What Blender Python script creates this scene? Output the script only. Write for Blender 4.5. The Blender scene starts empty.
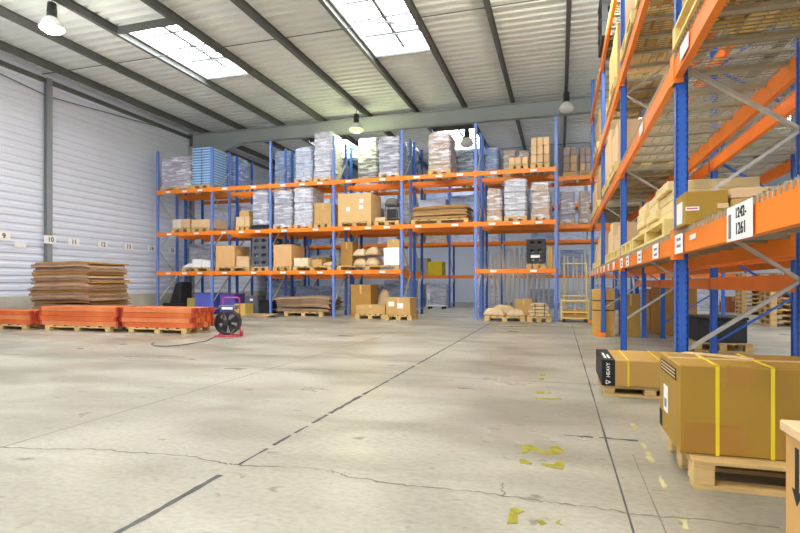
import bpy, bmesh, math, random
from mathutils import Vector, Matrix
random.seed(7)
SC = bpy.context.scene
COL = SC.collection

# ------------------------------------------------------------------ camera maths
F = 530.0
TH = math.atan(160.0 / 530.0)
CT, ST = math.cos(TH), math.sin(TH)
CAMZ, HOR = 1.07, 284.0

def ratio(x):
    t = (x - 400.0) / F
    return (t * CT - ST) / (CT + t * ST)
def X_at(x, Y): return Y * ratio(x)
def Y_at(x, X): return X / ratio(x)
def depth(X, Y): return Y * CT - X * ST
def H_at(y, X, Y): return CAMZ + (HOR - y) * depth(X, Y) / F
def fpt(x, y):
    Z = F * CAMZ / (y - HOR); xc = (x - 400.0) / F * Z
    return (xc * CT - Z * ST, Z * CT + xc * ST)

cam = bpy.data.cameras.new('camera'); cam.sensor_width = 36.0
cam.lens = F / 800.0 * 36.0
cam.shift_y = (HOR - 266.5) / 800.0
cam.clip_start = 0.05; cam.clip_end = 200
co = bpy.data.objects.new('camera', cam); COL.objects.link(co)
co.location = (0, 0, CAMZ); co.rotation_euler = (math.pi / 2, 0, TH)
SC.camera = co

# ------------------------------------------------------------------ materials
def lin(c):
    return tuple(((v / 255.0) / 12.92 if v / 255.0 <= 0.04045 else ((v / 255.0 + 0.055) / 1.055) ** 2.4) for v in c) + (1.0,)

MATS = {}
def mat(name, rgb, rough=0.6, metal=0.0, var=0.12, scale=6.0, bump=0.0, stretch=(1, 1, 1), rgb2=None, spec=0.5):
    if name in MATS: return MATS[name]
    m = bpy.data.materials.new(name); m.use_nodes = True
    nt = m.node_tree; b = nt.nodes['Principled BSDF']
    b.inputs['Roughness'].default_value = rough; b.inputs['Metallic'].default_value = metal
    b.inputs['Specular IOR Level'].default_value = spec
    tc = nt.nodes.new('ShaderNodeTexCoord'); mp = nt.nodes.new('ShaderNodeMapping')
    mp.inputs['Scale'].default_value = stretch
    nz = nt.nodes.new('ShaderNodeTexNoise'); nz.inputs['Scale'].default_value = scale
    nz.inputs['Detail'].default_value = 5
    nt.links.new(tc.outputs['Object'], mp.inputs['Vector']); nt.links.new(mp.outputs['Vector'], nz.inputs['Vector'])
    rp = nt.nodes.new('ShaderNodeValToRGB')
    c = lin(rgb)
    if rgb2 is None:
        a = tuple(v * (1 - var) for v in c[:3]) + (1,); d = tuple(min(1, v * (1 + var)) for v in c[:3]) + (1,)
    else:
        a, d = c, lin(rgb2)
    rp.color_ramp.elements[0].position = 0.3; rp.color_ramp.elements[1].position = 0.7
    rp.color_ramp.elements[0].color = a; rp.color_ramp.elements[1].color = d
    nt.links.new(nz.outputs['Fac'], rp.inputs['Fac']); nt.links.new(rp.outputs['Color'], b.inputs['Base Color'])
    if bump:
        bp = nt.nodes.new('ShaderNodeBump'); bp.inputs['Strength'].default_value = bump; bp.inputs['Distance'].default_value = 0.02
        nt.links.new(nz.outputs['Fac'], bp.inputs['Height']); nt.links.new(bp.outputs['Normal'], b.inputs['Normal'])
    MATS[name] = m
    return m

def emit(name, rgb, s):
    m = bpy.data.materials.new(name); m.use_nodes = True; nt = m.node_tree
    b = nt.nodes['Principled BSDF']; b.inputs['Base Color'].default_value = lin(rgb)
    b.inputs['Emission Color'].default_value = lin(rgb); b.inputs['Emission Strength'].default_value = s
    MATS[name] = m
    return m

def film_mat(name, tint, clear):
    """stretch film: streaky white gloss over what it wraps"""
    m = bpy.data.materials.new(name); m.use_nodes = True; nt = m.node_tree
    b = nt.nodes['Principled BSDF']; out = nt.nodes['Material Output']
    b.inputs['Base Color'].default_value = lin(tint); b.inputs['Roughness'].default_value = 0.18
    tr = nt.nodes.new('ShaderNodeBsdfTransparent'); mx = nt.nodes.new('ShaderNodeMixShader')
    tc = nt.nodes.new('ShaderNodeTexCoord'); mp = nt.nodes.new('ShaderNodeMapping'); mp.inputs['Scale'].default_value = (1.1, 1.1, 5.5)
    mp.inputs['Rotation'].default_value = (0.15, 0.2, 0.0)
    nz = nt.nodes.new('ShaderNodeTexNoise'); nz.inputs['Scale'].default_value = 2.3; nz.inputs['Detail'].default_value = 6; nz.inputs['Distortion'].default_value = 0.35
    nt.links.new(tc.outputs['Object'], mp.inputs['Vector']); nt.links.new(mp.outputs['Vector'], nz.inputs['Vector'])
    rp = nt.nodes.new('ShaderNodeValToRGB'); rp.color_ramp.elements[0].position = 0.38; rp.color_ramp.elements[1].position = 0.68
    rp.color_ramp.elements[0].color = (clear, clear, clear, 1); rp.color_ramp.elements[1].color = (0.88, 0.88, 0.88, 1)
    nt.links.new(nz.outputs['Fac'], rp.inputs['Fac']); nt.links.new(rp.outputs['Color'], mx.inputs['Fac'])
    bp = nt.nodes.new('ShaderNodeBump'); bp.inputs['Strength'].default_value = 0.35; bp.inputs['Distance'].default_value = 0.04
    nt.links.new(nz.outputs['Fac'], bp.inputs['Height']); nt.links.new(bp.outputs['Normal'], b.inputs['Normal'])
    nt.links.new(tr.outputs[0], mx.inputs[1]); nt.links.new(b.outputs[0], mx.inputs[2]); nt.links.new(mx.outputs[0], out.inputs['Surface'])
    MATS[name] = m
    return m

ORANGE = mat('orange_paint', (248, 134, 22), 0.42, var=0.07, scale=3)
ORANGE_D = mat('orange_beam_paint', (246, 130, 24), 0.5, var=0.1, scale=5)
STACKO = mat('dusty_orange_paint', (192, 80, 28), 0.6, rgb2=(222, 112, 50), scale=2.5)
STACKO2 = mat('faded_orange_paint', (206, 104, 50), 0.6, rgb2=(226, 140, 88), scale=2.5)
STACKE = mat('rusty_red_paint', (176, 62, 38), 0.6, var=0.15, scale=5)
BLUE = mat('blue_paint', (44, 100, 196), 0.42, var=0.07, scale=3)
GALV = mat('galvanised_steel', (190, 190, 180), 0.38, 0.35, var=0.12, scale=12)
WIRE = mat('deck_wire', (166, 162, 140), 0.5, 0.1, var=0.1, scale=10)
PURLIN = mat('purlin_steel', (96, 98, 95), 0.55, 0.1, var=0.1, scale=3)
RAFTER = mat('rafter_paint', (160, 166, 164), 0.6, var=0.06, scale=1.5)
COLUMN = mat('column_paint', (140, 144, 148), 0.55, var=0.07, scale=2)
DECKING = mat('roof_decking', (226, 230, 226), 0.6, var=0.05, scale=0.6)
WALLM = mat('wall_sheet', (222, 227, 239), 0.5, var=0.03, scale=0.6)
PLINTH = mat('plinth_concrete', (196, 190, 172), 0.8, var=0.1, scale=2)
KRAFT = mat('kraft_cardboard', (200, 160, 98), 0.75, var=0.07, scale=3)
KRAFT_D = mat('brown_cardboard', (180, 134, 62), 0.7, var=0.09, scale=2.5)
KRAFT_L = mat('pale_cardboard', (224, 190, 146), 0.75, var=0.06, scale=3)
OLIVE = mat('olive_cardboard', (168, 132, 40), 0.65, var=0.07, scale=3)
SHEET = mat('old_sheet_cardboard', (132, 104, 80), 0.8, rgb2=(172, 140, 112), scale=2.2)
SHEET_EDGE = mat('pale_sheet_cardboard', (188, 156, 120), 0.8, var=0.12, scale=3)
TAPE = mat('packing_tape', (214, 184, 128), 0.3, var=0.05)
WOOD = mat('pallet_wood', (206, 172, 112), 0.75, var=0.16, scale=5, stretch=(1, 5, 5))
WOOD_Y = mat('yellow_wood', (232, 206, 132), 0.7, var=0.1, scale=5)
WHITE = mat('white_paper', (244, 242, 240), 0.6, var=0.03)
BLACKP = mat('black_plastic', (30, 31, 34), 0.45, var=0.2)
GREYP = mat('grey_plastic', (92, 94, 104), 0.5, var=0.1)
BLUETRAY = mat('blue_tray', (116, 168, 220), 0.4, var=0.1, scale=4)
BLUETRAY_L = mat('light_blue_tray', (176, 210, 240), 0.4, var=0.06, scale=4)
BLUEBIN = mat('blue_bin_plastic', (96, 104, 200), 0.45, var=0.08)
RED = mat('red_paint', (200, 66, 84), 0.4, var=0.06)
YELLOW = mat('yellow_strap', (238, 214, 40), 0.4, var=0.05)
YPAINT = mat('worn_yellow_paint', (118, 110, 10), 0.75, rgb2=(164, 156, 40), scale=14)
YPAINT_F = mat('faded_yellow_paint', (150, 144, 74), 0.75, rgb2=(198, 190, 140), scale=9)
INK = mat('black_ink', (26, 26, 28), 0.7, var=0.1)
GREYINK = mat('grey_ink', (120, 122, 130), 0.7, var=0.1)
JOINT = mat('joint_filler', (54, 54, 54), 0.7, rgb2=(88, 87, 84), scale=9)
JOINT_F = mat('faint_joint', (128, 123, 112), 0.75, var=0.15, scale=3)
CRACK = mat('floor_crack', (104, 100, 90), 0.8, rgb2=(146, 141, 128), scale=3)
TARP = mat('grey_tarpaulin', (124, 122, 118), 0.7, var=0.15, scale=4, bump=0.4)
BAG = mat('beige_sack', (208, 182, 142), 0.75, var=0.12, scale=6, bump=0.4)
LAMPB = mat('lamp_body', (48, 50, 52), 0.4, var=0.1)
LAMPG = mat('lamp_glass', (225, 225, 220), 0.25, var=0.03)
STEELP = mat('pole_steel', (206, 202, 196), 0.4, 0.1, var=0.1, scale=2)
FILM = film_mat('stretch_film', (240, 240, 248), 0.1)
FILM_B = film_mat('blue_stretch_film', (206, 220, 248), 0.15)
SKYLIGHT = emit('skylight_polycarbonate', (246, 250, 255), 19.0)
LAMPON = emit('lamp_on', (255, 250, 236), 60.0)
LAMPYEL = emit('lamp_on_yellow', (228, 242, 84), 2.6)
TONES = {'grey': mat('load_grey', (150, 153, 170), 0.6, var=0.2, scale=4), 'white': mat('load_white', (196, 198, 208), 0.6, var=0.1, scale=4),
         'brown': mat('load_brown', (188, 156, 124), 0.7, var=0.14, scale=4), 'blue': mat('load_blue', (140, 168, 214), 0.5, var=0.15, scale=4),
         'dark': mat('load_dark', (78, 88, 108), 0.55, var=0.15, scale=4), 'mauve': mat('load_mauve', (160, 152, 176), 0.6, var=0.14, scale=4)}

def slotted(name, src):
    """post paint with two rows of keyhole slots punched up its aisle face"""
    m = src.copy(); m.name = name; nt = m.node_tree; b = nt.nodes['Principled BSDF']
    link = b.inputs['Base Color'].links[0]; colr = link.from_socket
    tc = nt.nodes.new('ShaderNodeTexCoord'); sp = nt.nodes.new('ShaderNodeSeparateXYZ'); nt.links.new(tc.outputs['Object'], sp.inputs[0])
    def M(op, a, bb=None):
        n = nt.nodes.new('ShaderNodeMath'); n.operation = op
        for i, v in enumerate((a, bb)):
            if v is None: continue
            if isinstance(v, (int, float)): n.inputs[i].default_value = v
            else: nt.links.new(v, n.inputs[i])
        return n.outputs[0]
    z = M('LESS_THAN', M('ABSOLUTE', M('SUBTRACT', M('FRACT', M('DIVIDE', sp.outputs['Z'], 0.05)), 0.5)), 0.2)
    u = M('LESS_THAN', M('ABSOLUTE', M('SUBTRACT', M('ABSOLUTE', sp.outputs['X']), 0.022)), 0.005)
    u2 = M('LESS_THAN', M('ABSOLUTE', M('SUBTRACT', M('ABSOLUTE', sp.outputs['Y']), 0.027)), 0.006)
    f = M('MULTIPLY', z, M('MAXIMUM', u, u2))
    mx = nt.nodes.new('ShaderNodeMixRGB'); mx.inputs['Color2'].default_value = lin((38, 72, 158))
    nt.links.new(f, mx.inputs['Fac']); nt.links.new(colr, mx.inputs['Color1']); nt.links.new(mx.outputs[0], b.inputs['Base Color'])
    return m
BLUE_S = slotted('slotted_blue_paint', BLUE)
BLUE_LIT = mat('pale_blue_paint', (108, 138, 214), 0.45, var=0.08, scale=3)  # same blue paint as the other posts; brighter light on the front run put into colour

# floor: sealed, worn concrete
def floor_mat():
    m = bpy.data.materials.new('worn_concrete'); m.use_nodes = True; nt = m.node_tree; b = nt.nodes['Principled BSDF']
    tc = nt.nodes.new('ShaderNodeTexCoord')
    def noise(scale, st, det=6, dist=0.0):
        mp = nt.nodes.new('ShaderNodeMapping'); mp.inputs['Scale'].default_value = st
        n = nt.nodes.new('ShaderNodeTexNoise'); n.inputs['Scale'].default_value = scale; n.inputs['Detail'].default_value = det; n.inputs['Distortion'].default_value = dist
        nt.links.new(tc.outputs['Object'], mp.inputs[0]); nt.links.new(mp.outputs[0], n.inputs['Vector']); return n.outputs['Fac']
    def ramp(f, p0, c0, p1, c1):
        r = nt.nodes.new('ShaderNodeValToRGB'); r.color_ramp.elements[0].position = p0; r.color_ramp.elements[1].position = p1
        r.color_ramp.elements[0].color = c0; r.color_ramp.elements[1].color = c1; nt.links.new(f, r.inputs[0]); return r.outputs[0]
    def mul(a, bb, fac):
        n = nt.nodes.new('ShaderNodeMixRGB'); n.blend_type = 'MULTIPLY'; n.inputs[0].default_value = fac
        nt.links.new(a, n.inputs[1]); nt.links.new(bb, n.inputs[2]); return n.outputs[0]
    base = ramp(noise(0.5, (1, 1.3, 1), 8, 0.3), 0.32, lin((156, 151, 134)), 0.68, lin((182, 178, 164)))
    streak = ramp(noise(0.8, (0.75, 1.5, 1), 9, 0.5), 0.34, lin((196, 192, 184)), 0.58, (1, 1, 1, 1))
    fine = ramp(noise(22, (1, 1.6, 1), 5), 0.3, lin((214, 210, 202)), 0.62, (1, 1, 1, 1))
    spots = ramp(noise(5.5, (1, 1.3, 1), 9, 0.4), 0.27, lin((150, 142, 122)), 0.36, (1, 1, 1, 1))
    c = mul(mul(mul(base, streak, 0.8), fine, 0.6), spots, 0.75)
    nt.links.new(c, b.inputs['Base Color'])
    r = ramp(noise(0.9, (0.7, 1.6, 1), 6, 0.4), 0.3, (0.26, 0.26, 0.26, 1), 0.7, (0.5, 0.5, 0.5, 1)); nt.links.new(r, b.inputs['Roughness'])
    b.inputs['Specular IOR Level'].default_value = 0.6
    bp = nt.nodes.new('ShaderNodeBump'); bp.inputs['Strength'].default_value = 0.06; bp.inputs['Distance'].default_value = 0.01
    nt.links.new(noise(9, (1, 1, 1)), bp.inputs['Height']); nt.links.new(bp.outputs[0], b.inputs['Normal'])
    return m
FLOORM = floor_mat()

# ------------------------------------------------------------------ mesh helpers
class MB:
    def __init__(s): s.v = []; s.f = []; s.mi = []
    def add(s, vs, fs, mi=0):
        b = len(s.v); s.v += [tuple(p) for p in vs]; s.f += [tuple(b + i for i in f) for f in fs]; s.mi += [mi] * len(fs); return s
    def box(s, x0, x1, y0, y1, z0, z1, mi=0):
        return s.add([(x0, y0, z0), (x1, y0, z0), (x1, y1, z0), (x0, y1, z0), (x0, y0, z1), (x1, y0, z1), (x1, y1, z1), (x0, y1, z1)],
                     [(0, 3, 2, 1), (4, 5, 6, 7), (0, 1, 5, 4), (1, 2, 6, 5), (2, 3, 7, 6), (3, 0, 4, 7)], mi)
    def bar(s, p, q, w, h=None, up=(0, 0, 1), mi=0):
        p, q = Vector(p), Vector(q); d = (q - p).normalized(); h = h or w; up = Vector(up)
        if abs(d.dot(up)) > 0.98: up = Vector((1, 0, 0))
        a = d.cross(up).normalized() * w / 2; c = a.cross(d).normalized() * h / 2
        vs = [p - a - c, p + a - c, p + a + c, p - a + c, q - a - c, q + a - c, q + a + c, q - a + c]
        return s.add(vs, [(0, 3, 2, 1), (4, 5, 6, 7), (0, 1, 5, 4), (1, 2, 6, 5), (2, 3, 7, 6), (3, 0, 4, 7)], mi)
    def tube(s, pts, r, n=8, mi=0, closed=False):
        pts = [Vector(p) for p in pts]; m = len(pts); b = len(s.v)
        for i, p in enumerate(pts):
            if closed: d = (pts[(i + 1) % m] - pts[i - 1]).normalized()
            else: d = (pts[min(i + 1, m - 1)] - pts[max(i - 1, 0)]).normalized()
            up = Vector((0, 0, 1)) if abs(d.z) < 0.9 else Vector((1, 0, 0))
            a = d.cross(up).normalized(); c = a.cross(d)
            for k in range(n):
                an = 2 * math.pi * k / n; s.v.append(tuple(p + a * r * math.cos(an) + c * r * math.sin(an)))
        for i in range(m if closed else m - 1):
            j = (i + 1) % m
            for k in range(n):
                k2 = (k + 1) % n; s.f.append((b + i * n + k, b + i * n + k2, b + j * n + k2, b + j * n + k)); s.mi.append(mi)
        if not closed:
            s.f.append(tuple(b + k for k in range(n))); s.f.append(tuple(b + (m - 1) * n + k for k in range(n))); s.mi += [mi, mi]
        return s
    def lathe(s, prof, n=24, c=(0, 0, 0), axis='z', mi=0, cap=True):
        b = len(s.v); m = len(prof)
        for r, h in prof:
            for k in range(n):
                a = 2 * math.pi * k / n
                p = (r * math.cos(a), r * math.sin(a), h) if axis == 'z' else (r * math.cos(a), h, r * math.sin(a)) if axis == 'y' else (h, r * math.cos(a), r * math.sin(a))
                s.v.append((p[0] + c[0], p[1] + c[1], p[2] + c[2]))
        for i in range(m - 1):
            for k in range(n):
                k2 = (k + 1) % n; s.f.append((b + i * n + k, b + i * n + k2, b + (i + 1) * n + k2, b + (i + 1) * n + k)); s.mi.append(mi)
        if cap:
            for i in (0, m - 1):
                if prof[i][0] > 1e-4: s.f.append(tuple(b + i * n + k for k in range(n))); s.mi.append(mi)
        return s
    def poly(s, pts, z0, z1, mi=0):
        n = len(pts); b = len(s.v)
        s.v += [(p[0], p[1], z0) for p in pts] + [(p[0], p[1], z1) for p in pts]
        s.f.append(tuple(b + n + i for i in range(n))); s.f.append(tuple(b + n - 1 - i for i in range(n)))
        s.f += [(b + i, b + (i + 1) % n, b + n + (i + 1) % n, b + n + i) for i in range(n)]; s.mi += [mi] * (n + 2); return s
    def mesh(s, name, mats, smooth=False):
        me = bpy.data.meshes.new(name); me.from_pydata(s.v, [], s.f)
        for m in (mats if isinstance(mats, (list, tuple)) else [mats]): me.materials.append(m)
        for p, i in zip(me.polygons, s.mi): p.material_index = i
        bm = bmesh.new(); bm.from_mesh(me); bmesh.ops.recalc_face_normals(bm, faces=bm.faces); bm.to_mesh(me); bm.free()
        if smooth: me.polygons.foreach_set('use_smooth', [True] * len(me.polygons))
        me.update(); return me
    def build(s, name, mats, parent=None, loc=(0, 0, 0), rz=0.0, bevel=0.0, smooth=False, seg=1):
        return put(name, s.mesh(name, mats, smooth), parent, loc, rz, bevel, seg)

def put(name, me, parent=None, loc=(0, 0, 0), rz=0.0, bevel=0.0, seg=1):
    o = bpy.data.objects.new(name, me); COL.objects.link(o); o.location = loc; o.rotation_euler = (0, 0, rz)
    if parent: o.parent = parent
    if bevel:
        md = o.modifiers.new('edge', 'BEVEL'); md.width = bevel; md.segments = seg; md.limit_method = 'ANGLE'
    return o

def tag(o, label, cat, group=None):
    o['kind'] = 'thing'; o['label'] = label; o['category'] = cat
    if group: o['group'] = group
    return o
def empty(name, label, cat, loc=(0, 0, 0), rz=0.0, group=None):
    o = bpy.data.objects.new(name, None); COL.objects.link(o); o.location = loc; o.rotation_euler = (0, 0, rz); o.empty_display_size = 0.1
    return tag(o, label, cat, group)
def struct(o): o['kind'] = 'structure'; return o
def copy_tree(src, parent=None, depth_=0):
    c = src.copy(); COL.objects.link(c); c.parent = parent
    for ch in list(src.children): copy_tree(ch, c, depth_ + 1)
    return c

def text_mesh(s, size, mat_, align='CENTER', bold=0.0):
    cu = bpy.data.curves.new('lettering', 'FONT'); cu.body = s; cu.size = size; cu.align_x = align; cu.align_y = 'CENTER'; cu.extrude = 0.0008; cu.offset = bold
    t = bpy.data.objects.new('lettering_source', cu); COL.objects.link(t)
    bpy.context.view_layer.update(); dg = bpy.context.evaluated_depsgraph_get()
    me = bpy.data.meshes.new_from_object(t.evaluated_get(dg)); me.materials.clear(); me.materials.append(mat_)
    bpy.data.objects.remove(t); bpy.data.curves.remove(cu); return me
def put_text(name, me, parent, loc, right, up):
    o = bpy.data.objects.new(name, me); COL.objects.link(o); r = Vector(right); u = Vector(up); n = r.cross(u)
    M = Matrix((r, u, n)).transposed().to_4x4(); M.translation = Vector(loc); o.matrix_world = M
    if parent:
        o.parent = parent
    return o

# ------------------------------------------------------------------ the setting
XL, XR, YB, YF = -14.6, 15.5, 31.0, -9.0
ZC = 7.4
fl = struct(MB().box(XL - 0.2, XR + 0.2, YF, YB + 0.2, -0.2, 0.0).build('floor', FLOORM))

def strip(name, pts, w, m, z=0.0015, jag=0.0):
    """thin ribbon along a floor polyline"""
    mb = MB(); L = []
    for i, p in enumerate(pts):
        a = Vector(pts[max(i - 1, 0)]); b = Vector(pts[min(i + 1, len(pts) - 1)]); d = (b - a).normalized(); n = Vector((-d.y, d.x))
        ww = w * (1 + jag * random.uniform(-1, 1)) / 2; q = Vector(p) + n * random.uniform(-1, 1) * w * jag * 0.3
        L.append((q + n * ww, q - n * ww))
    vs = [v for a, b in L for v in ((a.x, a.y, z), (b.x, b.y, z))]
    mb.add(vs, [(2 * i, 2 * i + 1, 2 * i + 3, 2 * i + 2) for i in range(len(L) - 1)])
    return mb.build(name, m, fl)
def line_pts(X, y0, y1, n): return [(X, y0 + (y1 - y0) * i / n) for i in range(n + 1)]
XJ = -1.82
for y0, y1, w in ((1.0, 2.55, 0.036), (2.72, 3.05, 0.018), (3.12, 3.36, 0.026), (3.42, 3.62, 0.022), (3.7, 3.98, 0.036), (4.02, 4.75, 0.04), (4.8, 5.6, 0.034), (5.66, 6.7, 0.03), (6.8, 15.6, 0.03)):
    strip('expansion_joint', line_pts(XJ, y0, y1, max(4, int((y1 - y0) * 16))), w, JOINT, jag=0.3)
strip('saw_cut', line_pts(-3.5, 1.4, 17, 40), 0.014, JOINT_F, jag=0.3)
strip('saw_cut', line_pts(-9.0, 3, 17, 30), 0.014, JOINT_F, jag=0.3)
strip('saw_cut', line_pts(0.302, 1.3, 15, 40), 0.012, JOINT, jag=0.4)
strip('saw_cut', line_pts(0.436, 1.4, 3.6, 20), 0.006, JOINT_F, jag=0.4)
strip('saw_cut', [(-14 + i * 0.6, 6.0 + 0.01 * math.sin(i)) for i in range(26)], 0.016, JOINT_F, jag=0.4)
strip('expansion_joint', [(0.02 + 0.05 * i, 3.93) for i in range(5)], 0.022, JOINT, jag=0.7)
strip('expansion_joint', [(0.26 + 0.05 * i, 3.93) for i in range(6)], 0.026, JOINT, jag=0.7)
for i in range(17):
    y0 = 1.7 + i * 0.42 + random.uniform(-0.1, 0.1)
    strip('worn_aisle_line', line_pts(0.53, y0, y0 + random.uniform(0.1, 0.3), 5), random.uniform(0.015, 0.035), YPAINT_F, z=0.001, jag=0.8)
def px_strip(name, pix, w, m, sub=9, wob=0.012):
    P = [fpt(*p) for p in pix]; Q = []
    for a, b in zip(P, P[1:]):
        for k in range(sub):
            t = k / sub; Q.append((a[0] + (b[0] - a[0]) * t + random.uniform(-wob, wob), a[1] + (b[1] - a[1]) * t + random.uniform(-wob, wob)))
    Q.append(P[-1]); return strip(name, Q, w, m, jag=0.6)
px_strip('floor_crack', [(-20, 446), (40, 449), (90, 449), (130, 452), (190, 456), (225, 464), (245, 466), (300, 467), (330, 471), (350, 477), (400, 485), (440, 488), (490, 494), (540, 501), (590, 507), (640, 515), (700, 520), (780, 528)], 0.011, CRACK)
px_strip('floor_crack', [(505, 497), (501, 490), (503, 483)], 0.008, CRACK)
G1 = lambda L: [(490 + x / 4.72, 420 + y / 4.72) for x, y in L]
G2 = lambda L: [(500 + x / 6.66, 340 + y / 6.66) for x, y in L]
for g in (G1([(152, 118), (195, 118), (225, 135), (265, 150), (285, 148), (280, 125), (320, 122), (348, 145), (335, 160), (280, 165), (240, 158), (195, 140), (175, 155), (150, 157)]),
          G1([(138, 185), (160, 187), (200, 205), (195, 212), (142, 204)]),
          G1([(240, 205), (300, 210), (320, 195), (345, 195), (352, 220), (345, 235), (300, 228), (245, 215)]),
          G1([(95, 420), (120, 415), (165, 432), (130, 445), (132, 490), (80, 492), (88, 460)]),
          G1([(220, 475), (250, 473), (268, 490), (240, 497)]), G1([(305, 485), (335, 470), (325, 490), (340, 497)]),
          G2([(265, 228), (305, 225), (300, 237), (265, 237)]), G2([(258, 256), (295, 250), (293, 264), (258, 265)]),
          G2([(243, 342), (295, 345), (300, 358), (245, 360)]), G2([(315, 350), (345, 350), (340, 360), (320, 360)]), G2([(237, 383), (300, 388), (410, 390), (405, 396), (240, 393)])):
    MB().poly([fpt(*p) for p in g], 0.0, 0.0018).build('painted_floor_number', YPAINT, fl)

# corrugated ceiling (ribs run across), with holes where the skylights sit
SKX = [(-10.36, -8.74), (-4.87, -3.29), (2.05, 3.6), (7.6, 9.2)]
SKY = [(-7.0, -3.8), (-1.2, 2.0), (4.6, 7.6), (10.55, 13.85), (21.0, 24.6)]
def corrug(x0, x1, y0, y1, pitch=0.3, hgt=0.08):
    mb = MB()
    def prof(v):
        v = (v - YF) % pitch
        return ZC + (0 if v <= 0.15 else hgt * (v - 0.15) / 0.04 if v < 0.19 else hgt if v <= 0.26 else hgt * (pitch - v) / 0.04)
    ks = [YF + pitch * i + d for i in range(int((y1 - YF) / pitch) + 2) for d in (0, 0.15, 0.19, 0.26)]
    pr = [(v, prof(v)) for v in [y0] + [k for k in ks if y0 < k < y1] + [y1]]
    vs = []
    for yy, zz in pr: vs += [(x0, yy, zz), (x1, yy, zz)]
    mb.add(vs, [(2 * i, 2 * i + 1, 2 * i + 3, 2 * i + 2) for i in range(len(pr) - 1)]); return mb
ceil = bpy.data.objects.new('ceiling', None); COL.objects.link(ceil); struct(ceil)
edges = [XL - 0.2]
for a, b in SKX: edges += [a, b]
edges.append(XR + 0.2)
for i in range(len(edges) - 1):
    a, b = edges[i], edges[i + 1]
    if i % 2 == 0:
        corrug(a, b, YF, YB).build('roof_sheet', DECKING, ceil)
    else:
        ys = [YF] + [v for p in SKY for v in p] + [YB]
        for k in range(0, len(ys), 2): corrug(a, b, ys[k], ys[k + 1]).build('roof_sheet', DECKING, ceil)
PX = [0.19, -1.55, -3.2, -4.96, -6.78, -8.64, -10.45, -12.2, -13.95]
PX += [1.95, 3.7, 5.5, 7.5, 9.3, 11.1, 12.9, 14.7]
for x in PX:
    m = MB(); m.box(x - 0.05, x + 0.05, YF, YB, ZC - 0.2, ZC - 0.188); m.box(x - 0.05, x + 0.05, YF, YB, ZC - 0.012, ZC); m.box(x - 0.006, x + 0.006, YF, YB, ZC - 0.19, ZC - 0.01)
    m.build('purlin', PURLIN, ceil)
for y in (11.9, 5.2, 24.5):
    MB().tube([(XL, y, ZC - 0.15), (XR, y, ZC - 0.15)], 0.012, 6).build('tie_rod', PURLIN, ceil)
YR = 18.4
m = MB(); m.box(XL, XR, YR - 0.11, YR + 0.11, 6.68, 6.705); m.box(XL, XR, YR - 0.11, YR + 0.11, 7.175, 7.2); m.box(XL, XR, YR - 0.008, YR + 0.008, 6.7, 7.18)
m.build('rafter', RAFTER, ceil)
m = MB(); m.add([(XL, YR - 0.11, 6.0), (XL, YR + 0.11, 6.0), (XL + 2.6, YR + 0.11, 6.69), (XL + 2.6, YR - 0.11, 6.69), (XL, YR - 0.11, 6.69), (XL, YR + 0.11, 6.69)],
                [(0, 1, 2, 3), (0, 3, 4), (1, 5, 2), (3, 2, 5, 4), (0, 4, 5, 1)]); m.build('rafter_haunch', RAFTER, ceil)
n = 0
for a, b in SKX:
    for c, d in SKY:
        n += 1
        w = bpy.data.objects.new('window_%d' % n, None); COL.objects.link(w); struct(w)
        m = MB(); t = 0.05; z0, z1 = ZC - 0.02, ZC + 0.2
        m.box(a - t, a, c - t, d + t, z0, z1); m.box(b, b + t, c - t, d + t, z0, z1); m.box(a - t, b + t, c - t, c, z0, z1); m.box(a - t, b + t, d, d + t, z0, z1)
        m.build('skylight_curb', DECKING, w)
        MB().box(a - 0.05, b + 0.05, c - 0.05, d + 0.05, z1, z1 + 0.03).build('skylight_pane', SKYLIGHT, w)
        m = MB(); k = 4
        for i in range(1, k): yy = c + (d - c) * i / k; m.box(a, b, yy - 0.03, yy + 0.03, z1 - 0.06, z1 - 0.02)
        m.box((a + b) / 2 - 0.04, (a + b) / 2 + 0.04, c, d, z1 - 0.07, z1 - 0.018)
        m.bar((a, d - 1.9, ZC + 0.06), (b, d - 1.2, ZC + 0.06), 0.045); m.bar((a, d - 0.9, ZC + 0.06), (b, d - 0.9, ZC + 0.06), 0.04)
        m.build('skylight_frame', PURLIN, w)
        m = MB(); m.box(a - 0.05, b + 0.05, c - 0.09, c - 0.02, ZC - 0.17, ZC); m.box(a - 0.05, b + 0.05, d + 0.02, d + 0.06, ZC - 0.06, ZC); m.build('skylight_trimmer', PURLIN, w)

# left wall: horizontal trapezoid sheeting over a concrete plinth
def wall_sheet(x, y0, y1, z0, z1, sgn, pitch=0.21, dep=0.028):
    mb = MB(); pr = []; z = z0
    while z < z1:
        for dz, dx in ((0, 0), (0.1, 0), (0.13, dep), (0.18, dep)):
            if z + dz < z1: pr.append((z + dz, x - sgn * dx))
        z += pitch
    pr.append((z1, x)); vs = []
    for zz, xx in pr: vs += [(xx, y0, zz), (xx, y1, zz)]
    mb.add(vs, [(2 * i, 2 * i + 1, 2 * i + 3, 2 * i + 2) for i in range(len(pr) - 1)]); return mb
wl = bpy.data.objects.new('wall_left', None); COL.objects.link(wl); struct(wl)
wall_sheet(XL, YF, YB, 0.7, ZC + 0.09, 1).build('wall_sheet', WALLM, wl)
MB().box(XL - 0.2, XL + 0.04, YF, YB, 0, 0.72).build('plinth', PLINTH, wl)
MB().box(XL, XL + 0.14, YF, YB, 7.02, 7.12).build('eaves_rail', PURLIN, wl)
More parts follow.
